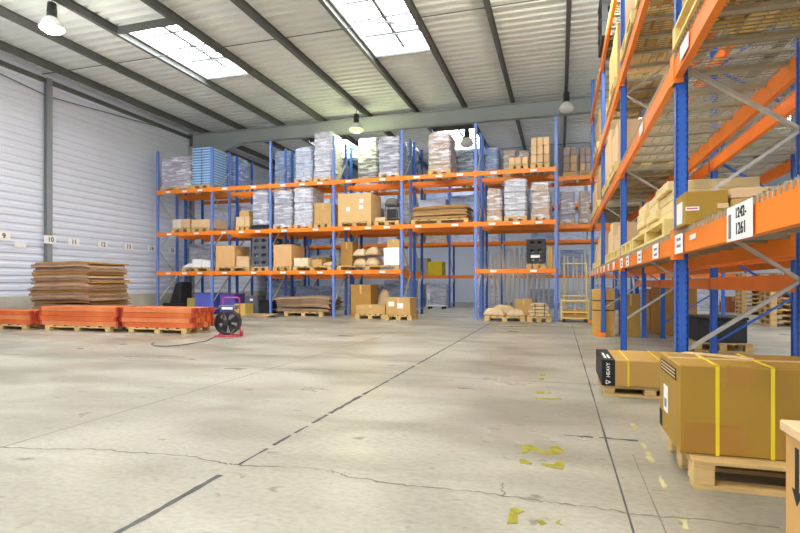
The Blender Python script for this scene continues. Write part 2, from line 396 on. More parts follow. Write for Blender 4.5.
for y in (-0.8, 5.6, 12.0, 18.4, 24.8):
    m = MB(); x0 = XL + 0.05; m.box(x0, x0 + 0.012, y - 0.09, y + 0.09, 0.0, 7.15); m.box(x0 + 0.108, x0 + 0.12, y - 0.09, y + 0.09, 0.0, 7.15); m.box(x0 + 0.012, x0 + 0.108, y - 0.008, y + 0.008, 0.0, 7.15)
    m.build('wall_column', COLUMN, wl)
MB().tube([(XL + 0.12, 12.1, 6.62), (XL + 0.12, 16.6, 7.0)], 0.016, 6).build('bracing_rod', PURLIN, wl)
MB().tube([(XL + 0.12, 11.9, 6.62), (XL + 0.12, 8.0, 7.0)], 0.016, 6).build('bracing_rod', PURLIN, wl)
wr = bpy.data.objects.new('wall_right', None); COL.objects.link(wr); struct(wr)
wall_sheet(XR, YF, YB, 0.0, ZC + 0.09, -1).build('wall_sheet', WALLM, wr)
wb = bpy.data.objects.new('wall_back', None); COL.objects.link(wb); struct(wb)
MB().box(XL - 0.2, XR + 0.2, YB, YB + 0.15, 0, ZC + 0.1).build('wall_panel', WALLM, wb)

# wall numbers
for i, num in enumerate(('9', '10', '11', '12', '13', '14', '15')):
    y = 10.72 + 1.095 * i; x = XL + 0.045 if num != '10' else XL + 0.18
    if num == '10': y = 12.0
    o = tag(MB().box(-0.006, 0.006, -0.2, 0.2, -0.12, 0.12).build('number_sign', WHITE, None, (x, y, 2.38)), 'white wall sign with the number %s %s' % (('nine', 'ten', 'eleven', 'twelve', 'thirteen', 'fourteen', 'fifteen')[i], 'on the grey steel column' if num == '10' else 'on the white ribbed wall'), 'sign')
    put_text('number', text_mesh(num, 0.2, INK, bold=0.004), o, (0.0075, 0.02, 0), (0, 1, 0), (0, 0, 1))
o = tag(MB().box(-0.006, 0.006, -0.17, 0.17, -0.08, 0.08).build('wall_notice', WHITE, None, (XL + 0.045, 11.2, 2.18)), 'small white notice on the ribbed wall between signs 9 and 10', 'sign')

# ------------------------------------------------------------------ high-bay lamps
def lamp(x, y, z, on, label, top=ZC - 0.205):
    r = empty('hanging_lamp', label, 'lamp', (x, y, z), group=None)
    MB().tube([(0, 0, 0.42), (0, 0, top - z)], 0.01, 6).build('suspension_rod', LAMPB, r)
    MB().lathe([(0.03, 0.44), (0.085, 0.42), (0.1, 0.24), (0.1, 0.12), (0.13, 0.1)], 20).build('ballast_housing', LAMPB, r, smooth=True)
    MB().lathe([(0.1, 0.12), (0.17, 0.06), (0.235, -0.06), (0.25, -0.12), (0.24, -0.12), (0.16, 0.05), (0.09, 0.1)], 24, cap=False).build('reflector', LAMPG, r, smooth=True)
    MB().lathe([(0.0, -0.23), (0.1, -0.215), (0.19, -0.17), (0.235, -0.11), (0.16, 0.03), (0.0, 0.05)], 24, cap=False).build('diffuser', {0: LAMPG, 1: LAMPON, 2: LAMPYEL}[on], r, smooth=True)
    return r
lamp(-10.45, 8.74, 6.68, 1, 'bright white lit high bay lamp hanging near the wall end of the roof')
lamp(-6.78, 17.2, 6.55, 2, 'yellow-green glowing high bay lamp under the roof beam')
lamp(0.19, 17.2, 6.58, 0, 'unlit white bowl high bay lamp hanging under the roof beam')
lamp(-3.2, 18.9, 6.2, 0, 'dark unlit high bay lamp hanging before the rear skylight')

# ------------------------------------------------------------------ racks
def c_post(h, w=0.08, d=0.075):
    m = MB(); t = 0.006
    m.box(-w / 2, w / 2, -d / 2, -d / 2 + t, 0, h); m.box(-w / 2, -w / 2 + t, -d / 2, d / 2, 0, h); m.box(w / 2 - t, w / 2, -d / 2, d / 2, 0, h)
    m.box(-w / 2, -w / 2 + 0.03, d / 2 - t, d / 2, 0, h); m.box(w / 2 - 0.03, w / 2, d / 2 - t, d / 2, 0, h)
    m.box(-0.07, 0.07, -0.06, 0.06, 0, 0.008)
    return m
_post = {}
def post_mesh(h, m):
    if (h, m.name) not in _post: _post[(h, m.name)] = c_post(h).mesh('upright_post', m)
    return _post[(h, m.name)]
def rack(label, origin, us, dep, levels, hgt, along, bh=0.13, brace_mat=None, node=0.42, pan=0.95, skip=(), detail=2, deck=None, labels=None, only=None, group=None, guards=False, zig=False, pm=None, hts={}, bw=0.022):
    """a run of pallet racking; us: frame positions along it, levels: beam-top heights. along 'x' or 'y'."""
    root = empty('pallet_rack', label, 'rack', origin, 0.0, group)
    P = (lambda u, v, z: (u, v, z)) if along == 'x' else (lambda u, v, z: (v, u, z))
    rz = 0.0 if along == 'x' else -math.pi / 2
    bm_ = brace_mat or GALV
    hg = hgt
    for ui, u in enumerate(us):
        hgt = hts.get(ui, hg)
        for v in (0.04, dep - 0.04):
            o = put('upright_post', post_mesh(hgt, pm or BLUE_S), root, P(u, v, 0), rz if v < dep / 2 else rz + math.pi)
            if guards and v < dep / 2:
                g = MB(); g.box(-0.09, 0.09, -0.11, -0.1, 0, 0.09); g.box(-0.09, -0.08, -0.1, 0.04, 0, 0.09); g.box(0.08, 0.09, -0.1, 0.04, 0, 0.09); g.box(-0.09, 0.09, -0.1, 0.04, 0, 0.008)
                g.build('foot_guard', ORANGE_D, o)
        k = 0; z = node; pts = []
        while z < hgt - 0.1:
            pts.append((0.06 if k % 2 == 0 else dep - 0.06, z)); z += pan; k += 1
        for a, b in zip(pts, pts[1:]):
            MB().bar(P(u, a[0], a[1]), P(u, b[0], b[1]), 0.022, 0.045, up=P(1, 0, 0)).build('brace', bm_, root)
        if not zig:
            MB().bar(P(u, 0.06, 0.2), P(u, dep - 0.06, 0.2), 0.03, 0.04).build('brace', bm_, root)
    beams = {}
    for i in range(len(us) - 1):
        L = us[i + 1] - us[i] - 0.1
        for li, z in enumerate(levels):
            if (i, li) in skip or (only and (i, li) not in only): continue
            for side in (0, 1):
                v0 = -0.012 if side == 0 else dep + 0.012 - 0.05
                key = ('beam', round(L, 3), along)
                if key not in _post:
                    m = MB(); n_ = L / 2
                    def bx(u0, u1, a, b, z0, z1):
                        p, q = P(u0, a, z0), P(u1, b, z1); m.box(min(p[0], q[0]), max(p[0], q[0]), min(p[1], q[1]), max(p[1], q[1]), z0, z1)
                    bx(-n_, n_, 0, 0.05, -bh, -0.028); bx(-n_, n_, 0, 0.032, -0.028, 0.0)
                    _post[key] = m.mesh('load_beam', ORANGE)
                    m = MB(); p, q = P(-0.002, -0.006, 0), P(0.006, 0.075, 0)
                    p = P(-0.05, -0.008, 0); q = P(0.004, -0.001, 0)
                    m.box(min(p[0], q[0]), max(p[0], q[0]), min(p[1], q[1]), max(p[1], q[1]), -bh - 0.035, 0.03)
                    p = P(-0.003, -0.008, 0); q = P(0.005, 0.06, 0)
                    m.box(min(p[0], q[0]), max(p[0], q[0]), min(p[1], q[1]), max(p[1], q[1]), -bh - 0.035, 0.03)
                    _post[key + ('c',)] = m.mesh('end_connector', ORANGE_D)
                fl_ = 1
                o = put('load_beam', _post[key], root, P((us[i] + us[i + 1]) / 2, v0 if side == 0 else v0, z))
                beams[(i, li, side)] = o
                if detail >= 2 and side == 0:
                    c = put('end_connector', _post[key + ('c',)], o, P(-L / 2, 0, 0))
                    c = put('end_connector', _post[key + ('c',)], o, P(L / 2, 0, 0)); c.scale = P(-1, 1, 1)
                    if labels:
                        for f in (-0.28, 0.24) if (i + li) % 2 else (-0.3, 0.02, 0.31):
                            p, q = P(f * L - 0.1, -0.004, 0), P(f * L + 0.1, -0.001, 0)
                            MB().box(min(p[0], q[0]), max(p[0], q[0]), min(p[1], q[1]), max(p[1], q[1]), -bh + 0.03, -0.035).build('location_label', WHITE, o)
            if deck and (i, li) not in deck.get('skip', ()):
                key = ('deck', round(L, 3), along, dep)
                if key not in _post:
                    m = MB(); d0, d1 = -0.01, dep + 0.01; w = 0.0035; nw = int(L / 0.055)
                    def bx(u0, u1, a, b, z0, z1):
                        p, q = P(u0, a, z0), P(u1, b, z1); m.box(min(p[0], q[0]), max(p[0], q[0]), min(p[1], q[1]), max(p[1], q[1]), z0, z1)
                    for k in range(nw):
                        u = -L / 2 + (k + 0.5) * L / nw; bx(u - w, u + w, d0 - 0.012, d1, 0.006, 0.013)
                        bx(u - w, u + w, d0 - 0.012, d0 - 0.004, -0.025, 0.013)
                    for k in range(9):
                        v = d0 + (k + 0.3) * (d1 - d0) / 9; bx(-L / 2, L / 2, v - w, v + w, 0.0, 0.007)
                    _post[key] = m.mesh('wire_deck', WIRE)
                    m = MB(); 
                    bx(-0.03, 0.03, 0.04, dep - 0.04, -0.03, 0.0); _post[key + ('c',)] = m.mesh('deck_channel', WIRE)
                o = put('wire_deck', _post[key], root, P((us[i] + us[i + 1]) / 2, 0, z))
                nc = int(L / 0.42)
                for k in range(nc): put('deck_channel', _post[key + ('c',)], o, P(-L / 2 + (k + 0.5) * L / nc, 0, 0))
    return root, beams

BW = 2.32; U0 = -14.03
YK = 15.9
LV = (1.52, 2.93, 4.45)
us7 = [U0 + BW * k for k in range(7)]
rackA, beamsA = rack('long front run of blue and orange pallet racking across the hall', (0, YK, 0), us7, 1.1, LV, 5.9, 'x', skip={(4, 0)}, labels=True, pm=BLUE_LIT)
us8 = [U0 + BW * k for k in range(9)]
rackB, _ = rack('second pallet rack run standing back to back behind the front run', (0, YK + 1.5, 0), us8, 1.1, LV, 5.9, 'x', skip={(4, 0), (5, 0), (6, 0), (7, 0)}, detail=1, pm=BLUE)
us9 = [U0 + BW * k for k in range(10)]
YT = 23.4
rackC, _ = rack('distant pallet rack run seen through the passage bay', (0, YT, 0), us9, 1.1, (1.46, 2.93, 4.45), 5.6, 'x', detail=1, pm=BLUE)

# aisle rack on the open side
XA = 0.80
usR = [0.65, 4.27, 7.89, 11.51, 15.13]
LR = (1.43, 2.70, 3.97, 5.56)
deckopt = {'skip': ()}
rackR, beamsR = rack('tall blue and orange aisle rack with wire decks beside the walkway', (XA, 0, 0), usR, 0.84, LR, 7.1, 'y', bh=0.15, node=0.58, pan=0.515, deck=deckopt, guards=True, zig=True, hts={4: 6.55})
rackS, _ = rack('second aisle rack run with blue braces behind the wire deck rack', (XA + 1.1, 0, 0), usR, 1.0, LR, 6.7, 'y', bh=0.15, node=0.3, pan=0.6, deck=deckopt, brace_mat=BLUE, detail=1, zig=True, pm=BLUE)
for i in range(4):
    L = usR[i + 1] - usR[i] - 0.1
    put('load_beam', _post[('beam', round(L, 3), 'y')], rackS, (-0.012, (usR[i] + usR[i + 1]) / 2, 1.15))

# location labels on the aisle rack's first beam
def beam_label(i, ya, yb, z0, z1, texts):
    o = beamsR[(i, 0, 0)]; yc = (usR[i] + usR[i + 1]) / 2; zb = LR[0]
    MB().box(-0.011, -0.0085, ya - yc, yb - yc, z0 - zb, z1 - zb).build('location_label', WHITE, o)
    for s, fy, fz, size, m in texts:
        put_text('label_lettering', text_mesh(s, size, m, bold=0.0012), o, (-0.0122, ya + (yb - ya) * fy - yc, z0 + (z1 - z0) * fz - zb), (0, -1, 0), (0, 0, 1))
    return o
o = beam_label(0, 2.57, 2.93, 1.272, 1.436, [('1242-', 0.42, 0.74, 0.066, INK), ('1261', 0.42, 0.3, 0.075, INK)])
yc = (usR[0] + usR[1]) / 2
MB().box(-0.0125, -0.0115, 2.86 - yc, 2.9 - yc, 1.285 - 1.43, 1.40 - 1.43).build('barcode', GREYINK, o)
o = beam_label(0, 3.9, 4.15, 1.28, 1.41, [])
for z in (1.32, 1.365): MB().box(-0.0125, -0.0115, 3.96 - yc, 4.08 - yc, z - 1.43, z + 0.02 - 1.43).build('label_print', GREYINK, o)
beam_label(0, 3.55, 3.7, 1.345, 1.375, [])
for y in (4.95, 5.9, 6.9, 7.55):
    o = beam_label(1, y - 0.14, y + 0.14, 1.285, 1.41, []); y1 = y - (usR[1] + usR[2]) / 2
    for z in (1.31, 1.355): MB().box(-0.0125, -0.0115, y1 - 0.08, y1 + 0.06, z - 1.43, z + 0.02 - 1.43).build('label_print', GREYINK, o)
for i in (2, 3):
    for f in (0.2, 0.45, 0.7, 0.92):
        y = usR[i] + f * 3.62; beam_label(i, y - 0.13, y + 0.13, 1.29, 1.405, [])
for i, lv, y in ((0, 1, 3.86), (1, 1, 5.8), (1, 2, 5.3)):
    o = beamsR[(i, lv, 0)]; yc = (usR[i] + usR[i + 1]) / 2
    MB().box(-0.011, -0.0085, y - yc - 0.12, y - yc + 0.12, -0.125, -0.03).build('location_label', WHITE, o)

# ------------------------------------------------------------------ goods
_pal = {}
def pallet(x0, x1, y0, y1, z, label, group=None, parts=False, h=0.144, m=None, rz=0.0):
    w, d = x1 - x0, y1 - y0; cx, cy = (x0 + x1) / 2, (y0 + y1) / 2; m = m or WOOD
    if not parts:
        key = (round(w, 2), round(d, 2), h, m.name)
        if key not in _pal:
            b = MB(); nb = 6; bw = w / 8.2
            for k in range(nb): u = -w / 2 + (w - bw) * k / (nb - 1); b.box(u, u + bw, -d / 2, d / 2, h - 0.022, h)
            for v in (-d / 2, -0.05, d / 2 - 0.1): b.box(-w / 2, w / 2, v, v + 0.1, h - 0.044, h - 0.022)
            for u in (-w / 2, -0.07, w / 2 - 0.14):
                for v in (-d / 2, -0.05, d / 2 - 0.1): b.box(u, u + 0.14, v, v + 0.1, 0.022, h - 0.044)
                b.box(u, u + 0.14, -d / 2, d / 2, 0, 0.022)
            _pal[key] = b.mesh('wooden_pallet', m)
        return tag(put('wooden_pallet', _pal[key], None, (cx, cy, z), rz), label, 'pallet', group)
    r = empty('wooden_pallet', label, 'pallet', (cx, cy, z), rz, group); nb = 7; bw = d / 8.4
    for k in range(nb):
        v = -d / 2 + (d - bw) * k / (nb - 1); MB().box(-w / 2, w / 2, v, v + bw, h - 0.022, h).build('top_board', m, r, bevel=0.003)
    for u in (-w / 2, -0.05, w / 2 - 0.1):
        MB().box(u, u + 0.1, -d / 2, d / 2, h - 0.044, h - 0.0221).build('cross_board', m, r)
        for v in (-d / 2, -0.07, d / 2 - 0.14): MB().box(u, u + 0.1, v, v + 0.14, 0.0221, h - 0.0441).build('block', m, r, bevel=0.004)
    for v in (-d / 2, -0.05, d / 2 - 0.1): MB().box(-w / 2, w / 2, v, v + 0.1, 0, 0.022).build('bottom_board', m, r)
    return r

def box(x0, x1, y0, y1, z0, z1, label, m=None, group=None, rz=0.0, tape=True, parts=(), bevel=0.006, name='cardboard_box', cat='box'):
    m = m or KRAFT; w, d, h = x1 - x0, y1 - y0, z1 - z0
    b = MB(); b.box(-w / 2, w / 2, -d / 2, d / 2, 0, h)
    r = tag(b.build(name, m, None, ((x0 + x1) / 2, (y0 + y1) / 2, z0), rz, bevel), label, cat, group)
    if tape:
        t = 0.0025; tw = min(0.03, w * 0.06)
        q = MB(); q.box(-tw, tw, -d / 2 - t, d / 2 + t, h, h + t); q.box(-tw, tw, -d / 2 - t, -d / 2, h * 0.72, h); q.box(-tw, tw, d / 2, d / 2 + t, h * 0.72, h)
        q.build('packing_tape', TAPE, r)
    return r

def wrapped(x0, x1, y0, y1, z0, z1, tone, label, film=None, layers=None, group=None, pal=True):
    w, d, h = x1 - x0, y1 - y0, z1 - z0; film = film or FILM
    r = empty('stretch_wrapped_load', label, 'pallet load', ((x0 + x1) / 2, (y0 + y1) / 2, z0), 0, group)
    b0 = 0.0
    if pal:
        b = MB(); b0 = 0.144
        b.box(-w / 2, w / 2, -d / 2, d / 2, 0.11, 0.144)
        for u in (-w / 2, -0.07, w / 2 - 0.14): b.box(u, u + 0.14, -d / 2, d / 2, 0, 0.11)
        b.build('pallet', WOOD, r)
    n_ = layers or max(2, int(round((h - b0) / 0.24))); lh = (h - b0 - 0.02) / n_
    mm = TONES[tone]
    for k in range(n_):
        j = random.uniform(-0.012, 0.012); b = MB(); z = b0 + k * lh; g = 0.028
        nx = 3 if k % 2 else 2
        for i in range(nx):
            a = -w / 2 + 0.03 + (w - 0.06) * i / nx + j; b.box(a, a + (w - 0.06) / nx - 0.008, -d / 2 + 0.03, d / 2 - 0.03, z, z + lh - g)
        b.box(-w / 2 + 0.09, w / 2 - 0.09, -d / 2 + 0.1, d / 2 - 0.1, z, z + lh)
        b.build('carton_layer', mm, r)
    b = MB(); nz_ = n_ * 2 + 1; ring = []
    q = 0.06
    for i in range(nz_ + 1):
        zz = b0 * 0.35 + (h - b0 * 0.35) * i / nz_; e = random.uniform(-0.008, 0.012) + (0.0 if i < nz_ else -0.02)
        for (sx, sy) in ((-1, -1), (1, -1), (1, 1), (-1, 1)):
            X, Y = sx * (w / 2 + e), sy * (d / 2 + e)
            a_, c_ = ((X, Y - sy * q), (X - sx * q, Y))
            pp = (a_, c_) if sx * sy > 0 else (c_, a_)
            if (sx, sy) in ((-1, -1), (1, 1)): b.v += [(a_[0], a_[1], zz), (c_[0], c_[1], zz)]
            else: b.v += [(c_[0], c_[1], zz), (a_[0], a_[1], zz)]
    for i in range(nz_):
        for k in range(8): b.f.append((i * 8 + k, i * 8 + (k + 1) % 8, i * 8 + 8 + (k + 1) % 8, i * 8 + 8 + k)); b.mi.append(0)
    b.f.append(tuple(nz_ * 8 + k for k in range(8))); b.mi.append(0)
    b.build('film_wrap', film, r, smooth=False)
    return r

_far = {}
FARM = {k: mat('far_wrap_' + k, c, 0.3, rgb2=c2, scale=3, stretch=(1, 1, 4), bump=0.3) for k, c, c2 in (('a', (150, 156, 176), (222, 226, 236)), ('b', (160, 170, 196), (205, 214, 232)), ('c', (170, 150, 128), (214, 204, 196)), ('d', (112, 128, 160), (168, 182, 208)))}
def far_load(x0, x1, y0, y1, z0, z1, k, label, group):
    w, d, h = x1 - x0, y1 - y0, z1 - z0; key = (k, round(w, 2), round(d, 2), round(h, 1))
    if key not in _far:
        b = MB(); b.box(-w / 2, w / 2, -d / 2, d / 2, 0, 0.12); n_ = max(2, int(h / 0.3)); lh = (h - 0.12) / n_
        for i in range(n_):
            j = 0.015 if i % 2 else 0.03; b.box(-w / 2 + j, w / 2 - j, -d / 2 + j, d / 2 - j, 0.12 + i * lh, 0.12 + (i + 1) * lh)
        _far[key] = b.mesh('stretch_wrapped_load', FARM[k])
    return tag(put('stretch_wrapped_load', _far[key], None, ((x0 + x1) / 2, (y0 + y1) / 2, z0)), label, 'pallet load', group)

Y0 = YK + 0.04
def span(x0, x1, Y=Y0):
    a, b = X_at(x0, Y), X_at(x1, Y)
    if YK - 0.1 < Y < YK + 2.7:
        for p in us8:
            if a < p + 0.09 and b > p - 0.09:
                if (a + b) / 2 < p: b = p - 0.09
                else: a = p + 0.09
    return a, b
OCC = []
def top(y, x, Y=Y0): return H_at(y, X_at(x, Y), Y)

# --- top level of the front run
def front_wrap(px0, px1, pyt, z0, tone, label, film=None, d=1.0, Y=Y0, layers=None):
    a, b = span(px0, px1, Y); return wrapped(a, b, Y, Y + d, z0, min(top(pyt, (px0 + px1) / 2, Y), 4.29 if z0 == L2 else 9), tone, label, film, layers)
L1, L2, L3 = LV
front_wrap(160.5, 190, 157, L3, 'mauve', 'grey-mauve film wrapped pallet at the wall end of the top level', layers=5)
# blue trays
a, b = span(191.5, 211.5); zt = top(147.5, 200)
pallet(a, b, Y0, Y0 + 1.0, L3, 'wooden pallet under the stacked blue trays on the top level')
def tray_parts(w, d, h, m, mr):
    q = MB(); t = 0.012; e = 0.03; r = h * 0.42
    q.box(-w / 2 + e, w / 2 - e, -d / 2 + e, d / 2 - e, 0, t); q.box(-w / 2 + e, w / 2 - e, -d / 2 + e, -d / 2 + e + t, t, h - r); q.box(-w / 2 + e, w / 2 - e, d / 2 - t - e, d / 2 - e, t, h - r)
    q.box(-w / 2 + e, -w / 2 + t + e, -d / 2 + t + e, d / 2 - t - e, t, h - r); q.box(w / 2 - t - e, w / 2 - e, -d / 2 + t + e, d / 2 - t - e, t, h - r)
    p = MB()
    p.box(-w / 2, w / 2, -d / 2, -d / 2 + e + t, h - r, h); p.box(-w / 2, w / 2, d / 2 - t - e, d / 2, h - r, h)
    p.box(-w / 2, -w / 2 + t + e, -d / 2 + t + e, d / 2 - t - e, h - r, h); p.box(w / 2 - t - e, w / 2, -d / 2 + t + e, d / 2 - t - e, h - r, h)
    return q.mesh('plastic_tray', m), p.mesh('rim', mr)
nl = 14; zb = L3 + 0.146; lh = (zt - zb) / nl; w2 = (b - a) / 2
tB = tray_parts(w2 - 0.02, 0.96, lh - 0.003, mat('deep_blue_tray', (104, 152, 210), 0.45, var=0.1), mat('sky_blue_tray', (182, 214, 244), 0.4, var=0.06)); tL = tray_parts(w2 - 0.02, 0.96, lh - 0.003, BLUETRAY, BLUETRAY_L)
for c in range(2):
    for k in range(nl):
        low = k < 3; me_, rim_ = tL if low else tB
        o = tag(put('plastic_tray', me_, None, (a + w2 * (c + 0.5), Y0 + 0.5, zb + k * lh)),
            'pale blue plastic tray at the foot of the top-level tray stack' if low else 'blue plastic tray in the tall stack on the top level', 'tray', 'pale trays at the foot of the blue stack' if low else 'blue trays stacked on the top level')
        put('rim', rim_, o)
front_wrap(313.5, 333.5, 131, L3, 'white', 'tallest white film wrapped pallet on the top level', layers=8)
front_wrap(294.5, 312, 147, L3, 'white', 'pale film wrapped pallet beside the tallest one on the top level', FILM_B)
front_wrap(378.5, 401, 136, L3, 'grey', 'grey film wrapped pallet at a blue post on the top level', layers=7)
a, b = span(428, 450.5); wrapped(a, b, Y0, Y0 + 1.0, L3, top(132, 440), 'brown', 'brown and white wrapped pallet on the top level over the passage', layers=7)
# brown boxes top level, end bay
def box_grid(x0, x1, y0, y1, z0, zt, nx, ny, nz_, label, group, m, jit=0.01, tape=False):
    w = (x1 - x0) / nx; d = (y1 - y0) / ny; h = (zt - z0) / nz_
    for k in range(nz_):
        for i in range(nx):
            for j in range(ny):
                box(x0 + i * w + 0.004 + random.uniform(0, jit), x0 + (i + 1) * w - 0.004, y0 + j * d + 0.004, y0 + (j + 1) * d - 0.004, z0 + k * h + 0.001, z0 + (k + 1) * h - 0.001, label, m if random.random() < 0.6 else mat(m.name + '_2', (206, 172, 130), 0.75, var=0.08), group, tape=False, bevel=0.02)
a, b = span(530.5, 549.5); pallet(a, b, Y0, Y0 + 1.0, L3, 'wooden pallet under the three-high brown boxes on the top level')
box_grid(a, b, Y0, Y0 + 1.0, L3 + 0.146, top(137, 540), 3, 1, 3, 'brown box in the three-high block at the end of the top level', 'brown boxes at the end of the top level', KRAFT_L, tape=True)
a, b = span(508.5, 528); pallet(a, b, Y0, Y0 + 1.0, L3, 'wooden pallet under the low pale boxes on the top level')
box_grid(a, b, Y0, Y0 + 1.0, L3 + 0.146, top(157, 518), 3, 1, 1, 'pale brown box in the low row beside the three-high block', 'low pale boxes on the top level', KRAFT_L, tape=True)
# second run, top level
Y2 = YK + 1.54
def back_wrap(x0, x1, pyt, z0, tone, label, film=None):
    zt = min(top(pyt, (x0 + x1) / 2, Y2), 4.29 if z0 == L2 else 9); a, b = span(x0, x1, Y2); OCC.append((a, b, z0)); return wrapped(a, b, Y2, Y2 + 1.0, z0, zt, tone, label, film)
a1 = min(X_at(211.5, Y0), us7[1] - 0.1)
wrapped(a1 - 0.92, a1, Y2, Y2 + 1.0, L3, 5.95, 'blue', 'blue crates under clear film on the top level behind the blue tray stack', FILM_B)
back_wrap(274, 291, 151, L3, 'blue', 'pale blue wrapped crates on the top level behind the third post', FILM_B)
back_wrap(357.5, 377.5, 138, L3, 'dark', 'dark grey wrapped crates on the top level beside the grey wrapped pallet')
back_wrap(404.5, 424, 142, L3, 'dark', 'blue-grey wrapped crates on the top level before the passage post', FILM_B)
back_wrap(457, 474, 150, L3, 'dark', 'dark wrapped crates on the top level below the rear skylight', FILM_B)
back_wrap(477.5, 498, 148, L3, 'blue', 'blue wrapped crates on the top level just past the passage post', FILM_B)
back_wrap(502.5, 516, 149, L3, 'brown', 'brown wrapped cartons with a dark top behind the low pale boxes')
back_wrap(518, 530, 150, L3, 'brown', 'narrow brown wrapped cartons behind the three-high block')
def back_boxes(x0, x1, pyt, z0, nx, nz_, label, group, m):
    a, b = span(x0, x1, Y2); OCC.append((a, b, z0)); pallet(a, b, Y2, Y2 + 1, z0, 'wooden pallet under the ' + group)
    box_grid(a, b, Y2, Y2 + 1.0, z0 + 0.146, top(pyt, (x0 + x1) / 2, Y2), nx, 1, nz_, label, group, m, tape=True)
back_boxes(563, 577, 147, L3, 2, 3, 'grey-brown box in the top block just past the tall end post', 'grey-brown boxes past the end post', mat('greybrown_cardboard', (160, 142, 136), 0.7, var=0.1))
back_boxes(579.5, 591, 147, L3, 2, 3, 'grey-brown box in the top block against the aisle rack', 'grey-brown boxes against the aisle rack', MATS['greybrown_cardboard'])
# --- middle level, front run
a, b = span(172, 190); pallet(a, b, Y0, Y0 + 1.0, L2, 'wooden pallet under the white cartons on the middle level')
box_grid(a, b, Y0, Y0 + 0.9, L2 + 0.146, top(219, 181), 2, 1, 1, 'white carton on the middle level by the wall end', 'white cartons on the middle level', mat('white_carton', (226, 212, 190), 0.7, var=0.06), tape=True)
a, b = span(191.5, 209.5); pallet(a, b, Y0, Y0 + 1.0, L2, 'wooden pallet under the low beige box on the middle level')
box(a, b, Y0, Y0 + 0.95, L2 + 0.146, top(219.5, 200), 'low wide beige box on the middle level by the second post', KRAFT_L)
a, b = span(235.5, 249); pallet(a, b, Y0, Y0 + 1.0, L2, 'wooden pallet under the stepped beige boxes')
mid = (a + b) / 2
box(a, a + 0.34, Y0 + 0.02, Y0 + 0.6, L2 + 0.146, L2 + 0.47, 'small beige box on the middle level under the stepped pair', KRAFT_L)
box(a + 0.35, b, Y0 + 0.02, Y0 + 0.6, L2 + 0.146, L2 + 0.47, 'small beige box beside another on the middle level', KRAFT_L)
box(a + 0.12, b - 0.04, Y0 + 0.05, Y0 + 0.55, L2 + 0.472, top(210.5, 243), 'beige box crowning the stepped stack on the middle level', KRAFT)
a, b = span(251, 268.5)
tag(MB().box(a, b, Y0, Y0 + 1.0, L2, L2 + 0.15).box(a + 0.1, b - 0.1, Y0 + 0.1, Y0 + 0.9, L2 + 0.15, L2 + 0.17).build('plastic_pallet', BLACKP, bevel=0.01), 'black plastic pallet under a wrapped load on the middle level', 'pallet')
wrapped(a + 0.02, b - 0.02, Y0 + 0.02, Y0 + 0.98, L2 + 0.172, 4.28, 'grey', 'grey film wrapped load on a black plastic pallet on the middle level', layers=5, pal=False)
front_wrap(273, 291.5, 190, L2, 'grey', 'grey film wrapped pallet on the middle level just past the third post', layers=5)
front_wrap(293.5, 312, 187, L2, 'white', 'pale grey film wrapped pallet second past the third post', layers=5)
a, b = span(314, 331.5); pallet(a, b, Y0, Y0 + 1.0, L2, 'wooden pallet under the plain tan box on the middle level')
box(a, b, Y0 + 0.02, Y0 + 0.95, L2 + 0.146, top(203, 322), 'plain tan box left of the big labelled carton', KRAFT)
a, b = span(338, 371); pallet(a, b, Y0, Y0 + 1.0, L2, 'wooden pallet under the big carton on the middle level')
bb = box(a, b, Y0, Y0 + 1.0, L2 + 0.146, top(193.5, 352), 'big tall carton with white stickers on the middle level', mat('big_carton', (222, 182, 124), 0.7, var=0.05))
w = b - a
for u, z in ((-0.28, 0.35), (0.16, 0.4), (0.18, 0.6)):
    MB().box(u, u + 0.13, -0.504, -0.501, z, z + 0.13).build('sticker', WHITE, bb)
# dark hooded thing and bits beside it
a, b = span(374, 402)
pallet(a, b, Y0, Y0 + 1.0, L2, 'wooden pallet under the hooded frame on the middle level')
hd = empty('packing_stand', 'grey hooded packing stand on the middle level before the flat cardboard pile', 'stand', ((a + b) / 2, Y0 + 0.62, L2 + 0.152)); hd.scale = (0.72, 0.72, 0.92)
m = MB()
for sx in (-0.3, 0.3):
    for sy in (-0.3, 0.3): m.bar((sx, sy, 0), (sx * 0.8, sy * 0.8, 0.62), 0.035)
m.box(-0.32, 0.32, -0.32, 0.32, 0.1, 0.13); m.box(-0.26, 0.26, -0.26, 0.26, 0.58, 0.62); m.build('frame', GREYP, hd)
MB().lathe([(0.36, 0.62), (0.36, 0.68), (0.28, 0.8), (0.12, 0.86), (0.0, 0.87)], 14).build('hood', TARP, hd, smooth=True)
MB().box(-0.2, 0.2, -0.2, 0.2, 0.13, 0.46).build('bin', BLACKP, hd, bevel=0.02)
box(a + 0.02, a + 0.36, Y0 + 0.02, Y0 + 0.24, L2 + 0.146, L2 + 0.26, 'flat pale box at the foot of the hooded stand', KRAFT_L)

